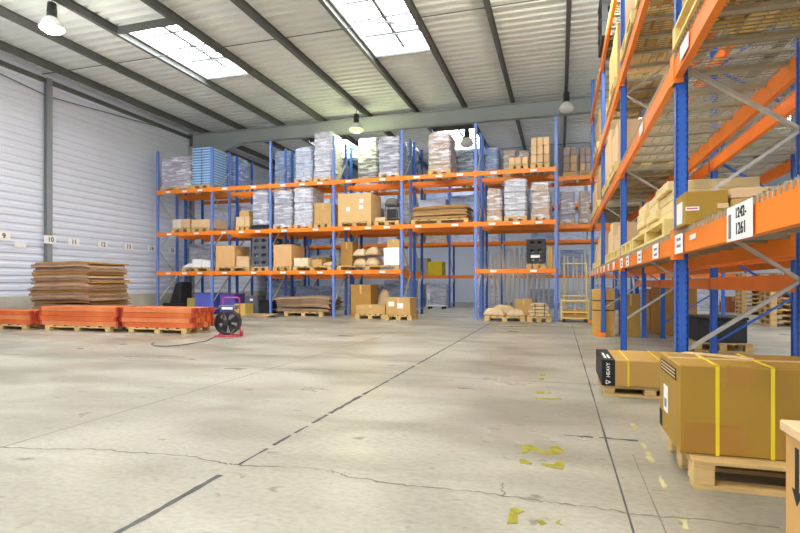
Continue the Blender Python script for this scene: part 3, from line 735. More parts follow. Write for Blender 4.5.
def sheet_pile(cx, cy, z0, w, d, n_, th, mats, name, label, toplabel, group, rz=0.0, jx=0.05, warp=0.03, seed=1, taper=0.0, cat='cardboard'):
    """flattened cardboard: every sheet an object; all share one warp so that they nest"""
    rnd = random.Random(seed); z = z0
    for k in range(n_):
        ww = w * (1 - taper * k / n_) * rnd.uniform(0.9, 1.0); dd = d * rnd.uniform(0.9, 1.0); ox, oy = rnd.uniform(-jx, jx), rnd.uniform(-jx, jx) * 0.6
        t = th * rnd.uniform(0.6, 1.3); nx, ny = 10, 4; b = MB()
        def wz(x, y): return warp * (math.sin(x * 2.3 + 1) + 0.6 * math.sin(x * 5.1 + y * 1.7)) - warp * 1.4 * max(0, abs(x) / (w / 2) - 0.75) * 3
        for s in (0, 1):
            for i in range(nx + 1):
                for j in range(ny + 1):
                    x = -ww / 2 + ww * i / nx + ox; y = -dd / 2 + dd * j / ny + oy; b.v.append((x, y, (wz(x, y) + warp * 2 if z > z0 + th * 2.5 else (wz(x, y) + warp * 2) * 0.0) + s * t))
        N = (nx + 1) * (ny + 1)
        for i in range(nx):
            for j in range(ny):
                q = i * (ny + 1) + j; b.f += [(q, q + 1, q + ny + 2, q + ny + 1), (N + q, N + q + ny + 1, N + q + ny + 2, N + q + 1)]; b.mi += [0, 0]
        for i in range(nx):
            for j in (0, ny):
                q = i * (ny + 1) + j; b.f.append((q, q + ny + 1, N + q + ny + 1, N + q)); b.mi.append(0)
        for j in range(ny):
            for i in (0, nx):
                q = i * (ny + 1) + j; b.f.append((q, q + 1, N + q + 1, N + q)); b.mi.append(0)
        last = k == n_ - 1
        tag(b.build(name, mats[k % len(mats)] if rnd.random() > 0.2 else mats[-1], None, (cx, cy, z), rz + rnd.uniform(-0.02, 0.02)), toplabel if last else label, cat, None if last else group)
        z += t + th * 0.12
        if 0 <= z - (z0 + th * 2.5) < th * 1.35: z += 0.0
    return z
a, b = span(411, 468); pallet(a, b, Y0, Y0 + 1.0, L2, 'wide wooden pallet under the flat cardboard on the middle level')
hh = top(204, 440) - (L2 + 0.15)
sheet_pile((a + b) / 2, Y0 + 0.5, L2 + 0.15, b - a, 0.98, 14, hh / 16.5, [SHEET, SHEET_EDGE, KRAFT_D], 'cardboard_sheet', 'flattened cardboard sheet in the pile on the middle level over the passage', 'topmost flattened sheet of the pile on the middle level', 'cardboard sheets on the middle level', seed=4, warp=0.012)
front_wrap(487, 502, 188, L2, 'brown', 'brown wrapped cartons on the middle level just past the passage post')
front_wrap(504, 527, 178.5, L2, 'white', 'bright white wrapped pallet in many layers on the middle level', layers=6)
a, b = span(531, 550); wrapped(a, b, Y0, Y0 + 1.0, L2, top(182, 540), 'brown', 'brown wrapped cartons with pale labels against the tall end post', layers=4)
back_wrap(559.5, 575, 191, L2, 'mauve', 'mauve wrapped load on the middle level past the tall end post')
back_wrap(579, 590, 191, L2, 'brown', 'brown wrapped load on the middle level against the aisle rack')
# --- first level, front run
a, b = span(182, 211); pallet(a, b, Y0, Y0 + 1.0, L1, 'wooden pallet under the white packages on the first level')
def sack(cx, cy, z, w, d, h, m, label, group=None, name='sack', cat='sack', rz=0.0, seed=1):
    rnd = random.Random(seed); b = MB(); nx, ny = 8, 6
    for i in range(nx + 1):
        for j in range(ny + 1):
            u, v = -1 + 2 * i / nx, -1 + 2 * j / ny
            e = max(0.0, (1 - abs(u) ** 3.2)) * max(0.0, (1 - abs(v) ** 3.2))
            b.v.append((u * w / 2, v * d / 2, h * (0.22 + 0.78 * e ** 0.6) * (1 + rnd.uniform(-0.07, 0.07))))
    N = len(b.v)
    for i in range(nx + 1):
        for j in range(ny + 1): b.v.append((( -1 + 2 * i / nx) * w / 2 * 0.97, (-1 + 2 * j / ny) * d / 2 * 0.97, 0.0))
    for i in range(nx):
        for j in range(ny):
            q = i * (ny + 1) + j; b.f += [(q, q + ny + 1, q + ny + 2, q + 1), (N + q, N + q + 1, N + q + ny + 2, N + q + ny + 1)]; b.mi += [0, 0]
    for i in range(nx):
        for j in (0, ny): q = i * (ny + 1) + j; b.f.append((q, q + ny + 1, N + q + ny + 1, N + q)); b.mi.append(0)
    for j in range(ny):
        for i in (0, nx): q = i * (ny + 1) + j; b.f.append((q, q + 1, N + q + 1, N + q)); b.mi.append(0)
    return tag(b.build(name, m, None, (cx, cy, z), rz, smooth=True), label, cat, group)
ww = b - a
sack(a + 0.2, Y0 + 0.5, L1 + 0.146, 0.4, 0.9, 0.16, WHITE, 'white slumped package at the wall end of the first level', name='white_package', cat='package', seed=2)
box(a + 0.42, a + 0.78, Y0 + 0.03, Y0 + 0.8, L1 + 0.146, L1 + 0.43, 'white paper carton in the middle of the white packages', WHITE, tape=False)
box(a + 0.8, b - 0.02, Y0 + 0.03, Y0 + 0.8, L1 + 0.146, L1 + 0.38, 'white carton with two dark marks by the second post', WHITE, tape=False)
a, b = span(215.5, 234); pallet(a, X_at(249, Y0), Y0, Y0 + 1.0, L1, 'wooden pallet under the big brown box on the first level')
box(a, b, Y0 + 0.02, Y0 + 0.98, L1 + 0.146, top(245.5, 225), 'big tan carton on the first level just past the second post', mat('tan_carton', (228, 178, 120), 0.7, var=0.05))
a2, b2 = span(236, 248.5); box(a2, b2, Y0 + 0.02, Y0 + 0.5, L1 + 0.146, top(256.5, 242), 'small tan box beside the big tan carton on the first level', KRAFT_L)
a, b = span(251, 269); pallet(a, b, Y0, Y0 + 1.0, L1, 'wooden pallet under the grey slotted crates')
def slot_crate(w, d, h, m):
    q = MB(); t = 0.02
    q.box(-w / 2, w / 2, -d / 2, d / 2, 0, h * 0.34); q.box(-w / 2, w / 2, -d / 2, d / 2, h * 0.72, h)
    for u in (-w / 2, -0.05, w / 2 - 0.1):
        for v in (-d / 2, d / 2 - 0.1, -0.05): q.box(u, u + 0.1, v, v + 0.1, h * 0.34, h * 0.72)
    q.box(-w / 2 - 0.012, w / 2 + 0.012, -d / 2 - 0.012, d / 2 + 0.012, h - 0.03, h - 0.006)
    return q.mesh('slotted_crate', m)
hc = (top(237, 260) - (L1 + 0.146)) / 4; cm = slot_crate(b - a - 0.03, 0.95, hc - 0.002, GREYP)
for k in range(4): tag(put('slotted_crate', cm, None, ((a + b) / 2, Y0 + 0.5, L1 + 0.146 + hc * k)), ['lowest', 'second lowest', 'second highest', 'topmost'][k] + ' grey slotted crate of the four-high stack on the first level', 'crate')
a, b = span(273, 291); pallet(a, b, Y0, Y0 + 1.0, L1, 'wooden pallet under the tan box past the third post')
box(a, b, Y0 + 0.02, Y0 + 0.98, L1 + 0.146, top(244.5, 282), 'tan box on the first level just past the third post', mat('tan_carton2', (224, 176, 122), 0.7, var=0.05))
a, b = span(293, 333); pallet(a, b, Y0, Y0 + 1.0, L1, 'wide wooden pallet under the small mixed boxes on the first level')
box(a + 0.02, a + 0.55, Y0 + 0.02, Y0 + 0.6, L1 + 0.146, L1 + 0.42, 'white slatted carton among the small mixed boxes', mat('cream_carton', (230, 214, 180), 0.7, var=0.05))
box(a + 0.62, a + 1.0, Y0 + 0.1, Y0 + 0.8, L1 + 0.146, L1 + 0.36, 'low tan box between cartons on the first level', KRAFT)
sack(a + 1.25, Y0 + 0.4, L1 + 0.146, 0.4, 0.7, 0.14, BAG, 'small beige sack at the fourth post on the first level', seed=5)
back_box_a, back_box_b = span(309, 326, Y2); OCC.append((back_box_a, back_box_b, L1))
box(back_box_a, back_box_b, Y2, Y2 + 0.9, L1, L1 + 0.5, 'dull brown box on the second run behind the small mixed boxes', KRAFT_D)
a, b = span(337, 352); 
pallet(a, us7[4] - 0.1, Y0, Y0 + 1.0, L1, 'long wooden pallet under the sacks and white carton')
box(a, a + 0.42, Y0 + 0.3, Y0 + 0.8, L1 + 0.146, top(242, 343, Y0 + 0.3), 'upright narrow brown box at the fourth post', KRAFT_D)
s0 = X_at(352, Y0)
for k, (dx, dz, h_) in enumerate(((0.22, 0, 0.28), (0.2, 0.31, 0.25), (0.63, 0, 0.3), (0.63, 0.335, 0.27))):
    sack(s0 + dx, Y0 + 0.45, L1 + 0.146 + dz, 0.4, 0.8, h_, BAG, ['lower beige sack beside the upright narrow box', 'upper beige sack beside the upright narrow box', 'lower beige sack beside the white carton', 'upper beige sack beside the white carton'][k], seed=10 + k)
a, b = span(383.5, 401.5)
box(a, b, Y0 + 0.02, Y0 + 0.9, L1 + 0.146, top(247.5, 392), 'large white carton on the first level at the passage post', WHITE, tape=False)
box(a + 0.1, b, Y0 + 0.05, Y0 + 0.6, top(247.5, 392) + 0.002, top(239.5, 392), 'flat tan box lying on the large white carton', KRAFT)
# end bay first level
a, b = span(526, 545.5); pallet(a, b, Y0, Y0 + 1.0, L1, 'wooden pallet under the black slotted crates')
hc = (top(239, 535) - (L1 + 0.146)) / 3; cm = slot_crate(b - a - 0.03, 0.95, hc - 0.002, BLACKP)
for k in range(3):
    o = tag(put('slotted_crate', cm, None, ((a + b) / 2, Y0 + 0.5, L1 + 0.146 + hc * k)), ['lowest', 'middle', 'topmost'][k] + ' black slotted crate of the three-high stack in the end bay', 'crate')
    if k == 0: MB().box(-0.14, 0.12, -0.492, -0.489, hc * 0.7, hc * 1.05).build('paper_label', WHITE, o)
a, b = span(547, 553); box(a, b, Y0 + 0.1, Y0 + 0.9, L1, top(247, 550), 'tan board standing upright between black crates and end post', KRAFT, tape=False, name='upright_cardboard', cat='board')

# --- loads on the second run and the distant run
ri = random.Random(3)
for i in range(6):
    for li, z in enumerate((L2, L1)):
        if li == 1 and i in (3, 4, 5): continue
        for s in (0, 1):
            if (i, li, s) in ((1, 0, 1),): continue
            if li == 1 and (i, s) == (2, 1): continue
            if ri.random() < 0.3: continue
            x0 = us8[i] + 0.1 + s * 1.1; k = ri.choice('abbd')
            if any(abs(z - q) < 0.1 and x0 < b_ + 0.03 and x0 + 1.02 > a_ - 0.03 for a_, b_, q in OCC): continue
            far_load(x0, x0 + 1.0, Y2 + 0.02, Y2 + 1.0, z, z + ri.choice((0.8, 1.0, 1.15)) * (1 if li == 0 else 0.95), k, 'film wrapped load on the second run behind the front rack', 'wrapped loads on the second run')
for i, q in ((2, 0), (3, 0), (3, 1), (1, 1), (5, 1)):
    x0 = us8[i] + 0.1 + q * 1.1
    if i != 5: far_load(x0, x0 + 1.0, Y2 + 0.04, Y2 + 1.0, 0, (1.0, 1.2)[q], 'd', 'dark blue wrapped load on the floor of the second run', 'wrapped loads on the floor of the second run')
for i in range(9):
    for li, z in enumerate((0.0, 1.46, 2.93, 4.45)):
        for s in (0, 1):
            if li == 0 and i in (4, 5) and s == 0: continue
            if li == 1 and i in (3, 4, 5): continue
            if ri.random() < (0.15 if li else 0.35): continue
            x0 = us9[i] + 0.1 + s * 1.1; k = ri.choice('aabdcd')
            far_load(x0, x0 + 1.0, YT + 0.04, YT + 1.04, z, z + (ri.choice((0.85, 1.05)) if li != 3 else 1.0), k, 'film wrapped load on the distant rack beyond the passage', 'wrapped loads on the distant rack')
YT0 = YT + 0.04
a, b = span(427.5, 442, YT0); box(a, b, YT0, YT0 + 0.8, 1.46, top(261.5, 435, YT0), 'yellow box on the distant rack seen through the passage', mat('yellow_box', (222, 196, 40), 0.6, var=0.06), tape=False)
for k in range(4):
    a, b = span(414, 427, YT0); box(a, b, YT0, YT0 + 0.8, 1.462 + 0.2 * k, 1.655 + 0.2 * k, 'flat grey carton stacked on the distant rack beside the yellow box', mat('grey_carton', (176, 174, 172), 0.7, var=0.1), 'grey cartons on the distant rack', tape=False)
# pale mast-like trolley far through the passage
x, y = fpt(437, 309)
tr = empty('hand_trolley', 'small white trolley on the floor far through the passage', 'trolley', (x, y, 0))
m = MB(); m.box(-0.4, 0.4, -0.25, 0.25, 0.12, 0.17); m.build('platform', WHITE, tr)
m = MB(); m.tube([(-0.38, -0.2, 0.17), (-0.38, -0.2, 0.8), (-0.38, 0.2, 0.8), (-0.38, 0.2, 0.17)], 0.02, 6); m.box(-0.39, -0.37, -0.2, 0.2, 0.4, 0.7); m.build('handle', WHITE, tr)
for sx in (-0.3, 0.3):
    for sy in (-0.2, 0.2): MB().lathe([(0.06, -0.02), (0.06, 0.02)], 12, (sx, sy, 0.06), 'y').build('wheel', BLACKP, tr)

# ------------------------------------------------------------------ floor goods under the front run
a, b = span(276, 332); a -= 0.05; b = min(b, us7[3] - 0.1)
pallet(a + 0.35, b - 0.3, Y0, Y0 + 1.05, 0, 'wooden pallet under the sagging brown sheets on the floor')
sheet_pile((a + b) / 2, Y0 + 0.52, 0.15, b - a, 1.02, 12, 0.036, [SHEET, SHEET_EDGE, SHEET], 'cardboard_sheet', 'sagging brown cardboard sheet in the floor pile under the rack', 'topmost sagging sheet of the floor pile under the rack', 'brown sheets in the floor pile under the rack', seed=8, warp=0.02)
a, b = span(349, 369); x0 = a
box(a, b, Y0 + 0.15, Y0 + 0.9, 0.0, top(284.5, 359, Y0 + 0.15), 'tall brown carton standing on the floor past the fourth post', mat('tall_carton', (176, 130, 56), 0.7, var=0.06))
a, b = span(370.5, 385); sack((a + b) / 2, Y0 + 0.75, 0.0, b - a, 0.4, top(290.5, 378, Y0 + 0.7), BAG, 'upright beige sack behind the flat wrapped box', seed=22)
a, b = span(356, 386, Y0 - 0.55); pallet(a, b, Y0 - 0.62, Y0 + 0.1, 0, 'wooden pallet under the flat wrapped box in front of the rack')
box(a + 0.02, b - 0.02, Y0 - 0.6, Y0 + 0.08, 0.146, 0.42, 'flat wrapped tan box on a pallet before the tall brown carton', KRAFT)
a, b = span(388, 407, Y0 - 0.45); a += 0.08; b = a + 0.75
pallet(a - 0.05, b + 0.05, Y0 - 0.9, Y0 - 0.15, 0, 'wooden pallet under the square box at the passage post')
bb = box(a, b, Y0 - 0.88, Y0 - 0.2, 0.146, 0.66, 'square tan box with white labels at the passage post', KRAFT)
MB().box(-0.3, -0.12, -0.344, -0.341, 0.26, 0.4).build('sticker', WHITE, bb); MB().box(-0.02, 0.16, -0.344, -0.341, 0.2, 0.36).build('sticker', WHITE, bb)
# wall-end clutter
x, y = X_at(170, 16.2), 16.2
mc = empty('covered_machine', 'black covered machine on the floor at the wall end of the rack', 'machine', (x + 0.1, y + 0.3, 0))
MB().box(-0.38, 0.38, -0.4, 0.4, 0.05, 0.38).build('base', BLACKP, mc, bevel=0.04)
m = MB(); m.add([(-0.1, -0.35, 0.38), (0.36, -0.35, 0.38), (0.36, 0.35, 0.38), (-0.1, 0.35, 0.38), (0.12, -0.3, 1.1), (0.4, -0.3, 1.16), (0.4, 0.3, 1.16), (0.12, 0.3, 1.1)], [(0, 3, 2, 1), (4, 5, 6, 7), (0, 1, 5, 4), (1, 2, 6, 5), (2, 3, 7, 6), (3, 0, 4, 7)])
m.build('hood', BLACKP, mc, bevel=0.03)
for sx in (-0.28, 0.28):
    for sy in (-0.28, 0.28): MB().lathe([(0.05, -0.025), (0.05, 0.025)], 12, (sx, sy, 0.05), 'y').build('wheel', BLACKP, mc)
a, b = span(187, 195, 16.5); box(a, b, 16.5, 17.0, 0, 0.55, 'pale yellow carton on the floor beside the blue bin', mat('pale_yellow', (206, 194, 104), 0.6, var=0.06))
a, b = span(202, 213.5, 16.0)
def bin_(x0, x1, y0, y1, h, m, label):
    w, d = x1 - x0, y1 - y0; r = empty('plastic_bin', label, 'bin', ((x0 + x1) / 2, (y0 + y1) / 2, 0))
    q = MB(); t = 0.015
    q.box(-w / 2, w / 2, -d / 2, d / 2, 0.03, 0.05); q.box(-w / 2, w / 2, -d / 2, -d / 2 + t, 0.03, h); q.box(-w / 2, w / 2, d / 2 - t, d / 2, 0.03, h); q.box(-w / 2, -w / 2 + t, -d / 2, d / 2, 0.03, h); q.box(w / 2 - t, w / 2, -d / 2, d / 2, 0.03, h)
    q.build('tub', m, r); q = MB()
    q.box(-w / 2 - 0.02, w / 2 + 0.02, -d / 2 - 0.02, -d / 2 + t, h, h + 0.03); q.box(-w / 2 - 0.02, w / 2 + 0.02, d / 2 - t, d / 2 + 0.02, h, h + 0.03); q.box(-w / 2 - 0.02, -w / 2 + t, -d / 2 + t, d / 2 - t, h, h + 0.03); q.box(w / 2 - t, w / 2 + 0.02, -d / 2 + t, d / 2 - t, h, h + 0.03)
    q.build('rim', m, r); q = MB()
    for sx in (-1, 1): q.box(sx * w * 0.35 - 0.05, sx * w * 0.35 + 0.05, -d / 2, d / 2, 0, 0.03)
    q.build('skid', m, r); return r
bin_(us7[1] - 0.75, us7[1] - 0.08, 15.98, 16.6, 0.72, BLUEBIN, 'blue plastic bin in front of the second post')
bin_(us7[1] + 0.1, us7[1] + 0.75, 16.2, 16.8, 0.7, mat('violet_plastic', (104, 84, 176), 0.45, var=0.08), 'violet plastic bin just past the second post')
a, b = span(236, 247, 15.7); box(a, b, 15.6, 16.1, 0, 0.4, 'small yellowish box behind the drum fan', mat('yellowish_card', (206, 176, 92), 0.7, var=0.06))
a, b = span(245.5, 257.5, 16.2); cab = tag(MB().box(a, b, 16.2, 16.75, 0.05, 0.66).build('grey_cabinet', GREYP, bevel=0.01), 'low grey cabinet on the floor before the third post', 'cabinet')
MB().box((a + b) / 2 - 0.06, (a + b) / 2 + 0.06, 16.192, 16.2, 0.48, 0.56).build('sticker', WHITE, cab); MB().box(a + 0.03, b - 0.03, 16.23, 16.72, 0, 0.05).build('plinth', BLACKP, cab)
a, b = span(258, 268.5, 16.3); a += 0.05; box(a, b, 16.3, 16.9, 0, 0.5, 'black box on the floor beside the low grey cabinet', BLACKP, tape=False, name='black_box')
x, y = fpt(258, 316.5)
for k in range(3): tag(MB().box(-0.45, 0.45, -0.2, 0.2, 0, 0.03).build('loose_board', SHEET_EDGE, None, (x + 0.1 * k, 15.35, 0.031 * k), 0.06 * k), ['lowest', 'middle', 'topmost'][k] + ' loose tan board lying on the floor before the low grey cabinet', 'board')

# passage-side bundles and poles
x, y = fpt(502, 320)
pallet(-2.1, -0.95, 15.45, 16.3, 0, 'wooden pallet under the slumped sacks past the passage')
for k, (dx, dy, dz, w_, h_) in enumerate(((-0.32, -0.15, 0, 0.62, 0.22), (0.28, -0.15, 0, 0.5, 0.2), (-0.1, 0.27, 0, 0.7, 0.3))):
    sack(-1.52 + dx, 15.87 + dy, 0.146 + dz, w_, 0.33, h_, BAG, ['beige sack slumped at the edge of the pallet past the passage', 'beige sack lying before the brown box past the passage', 'fuller beige sack at the rear of the pallet past the passage'][k], seed=30 + k, rz=0.1 * k)
box(-1.3, -0.8, 16.32, 16.75, 0.0, 0.62, 'brown box behind the slumped sacks in the end bay', KRAFT)
pallet(-0.9, -0.24, 15.5, 16.2, 0, 'wooden pallet under the tied bundle by the end post')
bd = empty('tied_bundle', 'tied bundle of beige packages on a pallet by the tall end post', 'bundle', (-0.57, 15.85, 0.146))
for k in range(4):
    w_ = 0.6 - 0.05 * k; MB().box(-w_ / 2, w_ / 2, -0.28, 0.28, 0.095 * k, 0.095 * k + 0.085).build('package', BAG, bd, (0.02 * (-1) ** k, 0, 0), bevel=0.02)
for u in (-0.12, 0.14): MB().box(u, u + 0.02, -0.29, -0.28, 0, 0.37).build('strap', INK, bd)
rp = random.Random(11)
for k in range(24):
    x = -2.2 + 1.82 * k / 23; h_ = rp.uniform(1.95, 2.4); lean = rp.uniform(-0.015, 0.015) + (0.1 if k % 2 else -0.08)
    y = 17.55 + 0.25 * (k % 2)
    tag(MB().tube([(x, y, 0.02), (x + lean, y + 0.1, h_)], rp.choice((0.026, 0.034, 0.042)), 8).build('steel_pole', STEELP, smooth=True), 'pale steel pole standing upright behind the end bay', 'pole', 'steel poles behind the end bay')
for k in range(10):
    x = 0.12 + 1.2 * k / 9; lean = rp.uniform(-0.03, 0.03); y = 17.6 + rp.uniform(0, 0.3)
    tag(MB().tube([(x, y, 0.02), (x + lean, y + 0.1, rp.uniform(1.8, 2.2))], rp.choice((0.022, 0.03)), 8).build('steel_pole', STEELP, smooth=True), 'pale steel pole standing upright behind the yellow trolley', 'pole', 'steel poles behind the yellow trolley')

# yellow cage trolley
YT_ = mat('cream_yellow_paint', (236, 208, 138), 0.45, var=0.07)
ty = empty('cage_trolley', 'cream yellow tall tube trolley standing past the end post', 'trolley', (0.4, 15.85, 0))
def rail(p, q): MB().tube([p, q], 0.022, 8).build('rail', YT_, ty)
for sx in (-0.28, 0.33):
    MB().tube([(sx, 0.3, 0.12), (sx, 0.3, 1.68)], 0.024, 8).build('upright_tube', YT_, ty)
for sx in (-0.36, 0.36):
    MB().tube([(sx, -0.3, 0.05), (sx, -0.3, 0.62), (sx, 0.3, 0.62)], 0.024, 8).build('side_tube', YT_, ty)
for z in (1.66, 0.72, 0.55): rail((-0.36, 0.3, z), (0.36, 0.3, z))
for z in (0.28, 0.6): rail((-0.36, -0.3, z), (0.36, -0.3, z))
MB().box(-0.36, 0.36, -0.3, 0.3, 0.1, 0.13).build('platform', YT_, ty)
for sx in (-0.3, 0.3):
    for sy in (-0.24, 0.24): MB().lathe([(0.05, -0.02), (0.05, 0.02)], 12, (sx, sy, 0.05), 'y').build('caster_wheel', BLACKP, ty)
for k in range(2):
    box(-0.3 + 0.4, 0.3 + 0.4, 15.62, 16.08, 0.131 + 0.114 * k, 0.239 + 0.114 * k, ['lower', 'upper'][k] + ' flat brown carton on the bed of the yellow trolley', KRAFT_D)

# ------------------------------------------------------------------ wall-side stacks
# orange beams bundled on pallets
def beam_stack(x0, x1, y0, n_cols, n_lay, d, label, toplabel, group, seed, pl):
    rnd = random.Random(seed); L = x1 - x0; hb = 0.108
    pallet(x0 + 0.15, x1 - 0.12, y0, y0 + d, 0, pl, h=0.12)
    q = MB(); q.box(-L / 2, L / 2, 0, d / n_cols - 0.014, 0, hb - 0.02); q.box(-L / 2, L / 2, 0.006, d / n_cols - 0.03, hb - 0.02, hb - 0.004); me = [q.mesh('rack_beam', STACKO), q.mesh('rack_beam', STACKO2)]
    q = MB(); q.box(-0.008, 0.008, -0.004, d / n_cols - 0.01, -0.0, hb - 0.002); q.box(0.008, 0.05, -0.004, 0.006, 0.0, hb - 0.002); ce = q.mesh('end_plate', STACKE)
    for k in range(n_lay):
        for c in range(n_cols):
            o = put('rack_beam', me[0 if rnd.random() < 0.65 else 1], None, ((x0 + x1) / 2 + rnd.uniform(-0.05, 0.04), y0 + c * d / n_cols + 0.006, 0.122 + hb * k))
            last = k == n_lay - 1
            tag(o, toplabel if last else label, 'beam', group + (' top layer' if last else ''))
            if c in (0,) or k == n_lay - 1 or c == n_cols - 1:
                put('end_plate', ce, o, (L / 2 + 0.009, 0, 0)); e2 = put('end_plate', ce, o, (-L / 2 - 0.009, 0, 0)); e2.scale = (-1, 1, 1)
beam_stack(-9.3, -7.5, 9.5, 6, 4, 0.8, 'orange steel beam in the stack beside the drum fan', 'orange steel beam in the top layer of the stack beside the drum fan', 'orange beams beside the drum fan', 1, 'pallet under the orange beam stack beside the drum fan')
beam_stack(-11.62, -9.46, 9.42, 6, 4, 0.8, 'orange steel beam in the stack before the tall cardboard pile', 'orange steel beam in the top layer before the tall cardboard pile', 'orange beams before the cardboard pile', 2, 'pallet under the orange beam stack before the tall cardboard pile')
beam_stack(-13.7, -11.78, 9.3, 6, 3, 0.8, 'orange steel beam in the lowest stack by the white wall', 'orange steel beam in the top layer of the lowest stack by the wall', 'orange beams by the wall', 3, 'pallet under the lowest orange beam stack by the wall')
# tall cardboard pile on a grey tarpaulin
PXc, PYc = -12.42, 11.25
tag(MB().lathe([(1.0, 0.0), (1.06, 0.12), (1.05, 0.3), (0.98, 0.42), (0.5, 0.47), (0.0, 0.47)], 28).build('grey_tarpaulin', TARP, None, (PXc + 0.02, PYc + 0.05, 0), 0.0, smooth=True), 'grey tarpaulin bundle under the tall cardboard pile', 'tarpaulin').scale = (1.18, 0.82, 0.83)
sheet_pile(PXc, PYc, 0.4, 2.12, 1.32, 24, 0.05, [SHEET, SHEET_EDGE, SHEET, KRAFT_D, SHEET], 'cardboard_sheet', 'flattened brown cardboard sheet in the tall pile by the white wall', 'topmost flattened sheet of the tall pile by the white wall', 'cardboard sheets in the tall pile by the wall', rz=0.0, jx=0.09, warp=0.014, seed=17, taper=0.1)

# drum fan
fx, fy = fpt(228, 336.5)
fan = empty('drum_fan', 'black drum fan on a red tube frame beside the orange beams', 'fan', (fx, fy, 0), 0.28)
R = 0.235; cz = 0.29
q = MB(); q.lathe([(R, -0.12), (R + 0.01, -0.11), (R, 0.0), (R + 0.01, 0.13), (R, 0.14), (R - 0.012, 0.14), (R - 0.012, -0.12), (R, -0.12)], 36, (0, 0, cz), 'y', cap=False); q.build('drum', BLACKP, fan, smooth=True)
q = MB()
for r_ in (0.06, 0.085, 0.11, 0.135, 0.16, 0.185, 0.21): q.tube([(r_ * math.cos(2 * math.pi * k / 28), -0.125, cz + r_ * math.sin(2 * math.pi * k / 28)) for k in range(28)], 0.0035, 5, closed=True)
for k in range(10): an = math.pi * k / 5; q.bar((0.03 * math.cos(an), -0.125, cz + 0.03 * math.sin(an)), (R * math.cos(an), -0.122, cz + R * math.sin(an)), 0.006)
q.build('grille', BLACKP, fan)
q = MB(); q.lathe([(0.05, -0.135), (0.055, -0.1), (0.055, 0.06)], 18, (0, 0, cz), 'y'); q.build('motor_hub', BLACKP, fan)
for k in range(5):
    an = 2 * math.pi * k / 5; q = MB(); c1, s1 = math.cos(an), math.sin(an); c2, s2 = math.cos(an + 0.75), math.sin(an + 0.75)
    q.add([(0.05 * c1, -0.06, cz + 0.05 * s1), (0.21 * c1, -0.07, cz + 0.21 * s1), (0.21 * c2, 0.03, cz + 0.21 * s2), (0.05 * c2, 0.0, cz + 0.05 * s2), (0.05 * c1, -0.052, cz + 0.05 * s1), (0.21 * c1, -0.062, cz + 0.21 * s1), (0.21 * c2, 0.038, cz + 0.21 * s2), (0.05 * c2, 0.008, cz + 0.05 * s2)],
          [(0, 1, 2, 3), (7, 6, 5, 4), (0, 4, 5, 1), (1, 5, 6, 2), (2, 6, 7, 3), (3, 7, 4, 0)]); q.build('blade', mat('charcoal_plastic', (58, 60, 64), 0.5, var=0.1), fan)
q = MB(); q.box(-0.17, 0.19, -0.08, 0.12, 0.56, 0.64); q.build('control_box', GREYP, fan, bevel=0.015)
q = MB(); q.box(-0.1, 0.12, -0.085, -0.081, 0.555, 0.6); q.build('data_plate', WHITE, fan)
for sx in (-1, 1):
    pass
q = MB(); q.tube([(-0.22, -0.16, 0.02), (0.22, -0.16, 0.02), (0.22, 0.2, 0.02), (-0.22, 0.2, 0.02)], 0.014, 8, closed=True); q.build('base_frame', RED, fan)
q = MB()
q.tube([(-0.16, 0.15, 0.03), (-0.15, 0.15, 0.76), (-0.12, 0.15, 0.79), (0.16, 0.15, 0.79), (0.19, 0.15, 0.76), (0.2, 0.15, 0.03)], 0.013, 8); q.build('handle', RED, fan)
q = MB(); q.bar((-0.18, -0.1, 0.02), (-0.1, -0.05, 0.1), 0.025); q.bar((0.18, -0.1, 0.02), (0.1, -0.05, 0.1), 0.025); q.build('bracket', RED, fan)
MB().lathe([(0.06, -0.02), (0.06, 0.02)], 16, (0.25, 0.1, 0.06), 'x').build('wheel', RED, fan)
C = [fpt(*p) for p in ((214, 338), (206, 341.5), (195, 343.5), (180, 346), (165, 347), (155, 346.5), (151, 344.5), (154, 343.5))]
cs, sn = math.cos(-0.28), math.sin(-0.28)
MB().tube([((x - fx) * cs - (y - fy) * sn, (x - fx) * sn + (y - fy) * cs, 0.012) for x, y in C], 0.009, 6).build('power_cord', GREYP, fan)

# ------------------------------------------------------------------ near goods beside the aisle rack
# big strapped box
pallet(0.67, 1.87, 3.1, 3.82, 0, 'wooden pallet under the big strapped brown box', parts=True, h=0.15)
bx0, bx1, by0, by1, bz0, bz1 = 0.62, 1.8, 3.2, 3.78, 0.152, 0.632
big = box(bx0, bx1, by0, by1, bz0, bz1, 'big brown carton with two yellow straps on a pallet by the near post', mat('near_carton', (166, 128, 40), 0.6, var=0.06, scale=2.5), tape=False, bevel=0.008)
w, d, h = bx1 - bx0, by1 - by0, bz1 - bz0
def strap(par, u, w_, d, h, m=YELLOW, t=0.004, ww=0.011):
    q = MB(); q.box(u - ww, u + ww, -d / 2 - t, -d / 2, 0.0, h + t); q.box(u - ww, u + ww, d / 2, d / 2 + t, 0.0, h + t); q.box(u - ww, u + ww, -d / 2 - t, d / 2 + t, h, h + t)
    q.build('strap', m, par)
cxb = (bx0 + bx1) / 2; strap(big, 0.805 - cxb, w, d, h, ww=0.009); strap(big, 1.06 - cxb, w, d, h, ww=0.009)
q = MB(); q.box(-w / 2 - 0.003, -w / 2, -0.22, 0.24, h - 0.1, h - 0.035); q.build('printed_band', INK, big)
q = MB()
for zz in (0.047, 0.066, 0.085): q.box(-w / 2 - 0.0045, -w / 2 - 0.003, -0.2, 0.22, h - zz - 0.004, h - zz + 0.004)
q.build('band_lettering', TAPE, big)
MB().box(-w / 2 - 0.003, -w / 2, 0.02, 0.14, 0.14, 0.3).build('paper_label', WHITE, big); MB().box(-w / 2 - 0.0045, -w / 2 - 0.003, 0.05, 0.11, 0.17, 0.22).build('label_print', GREYINK, big)
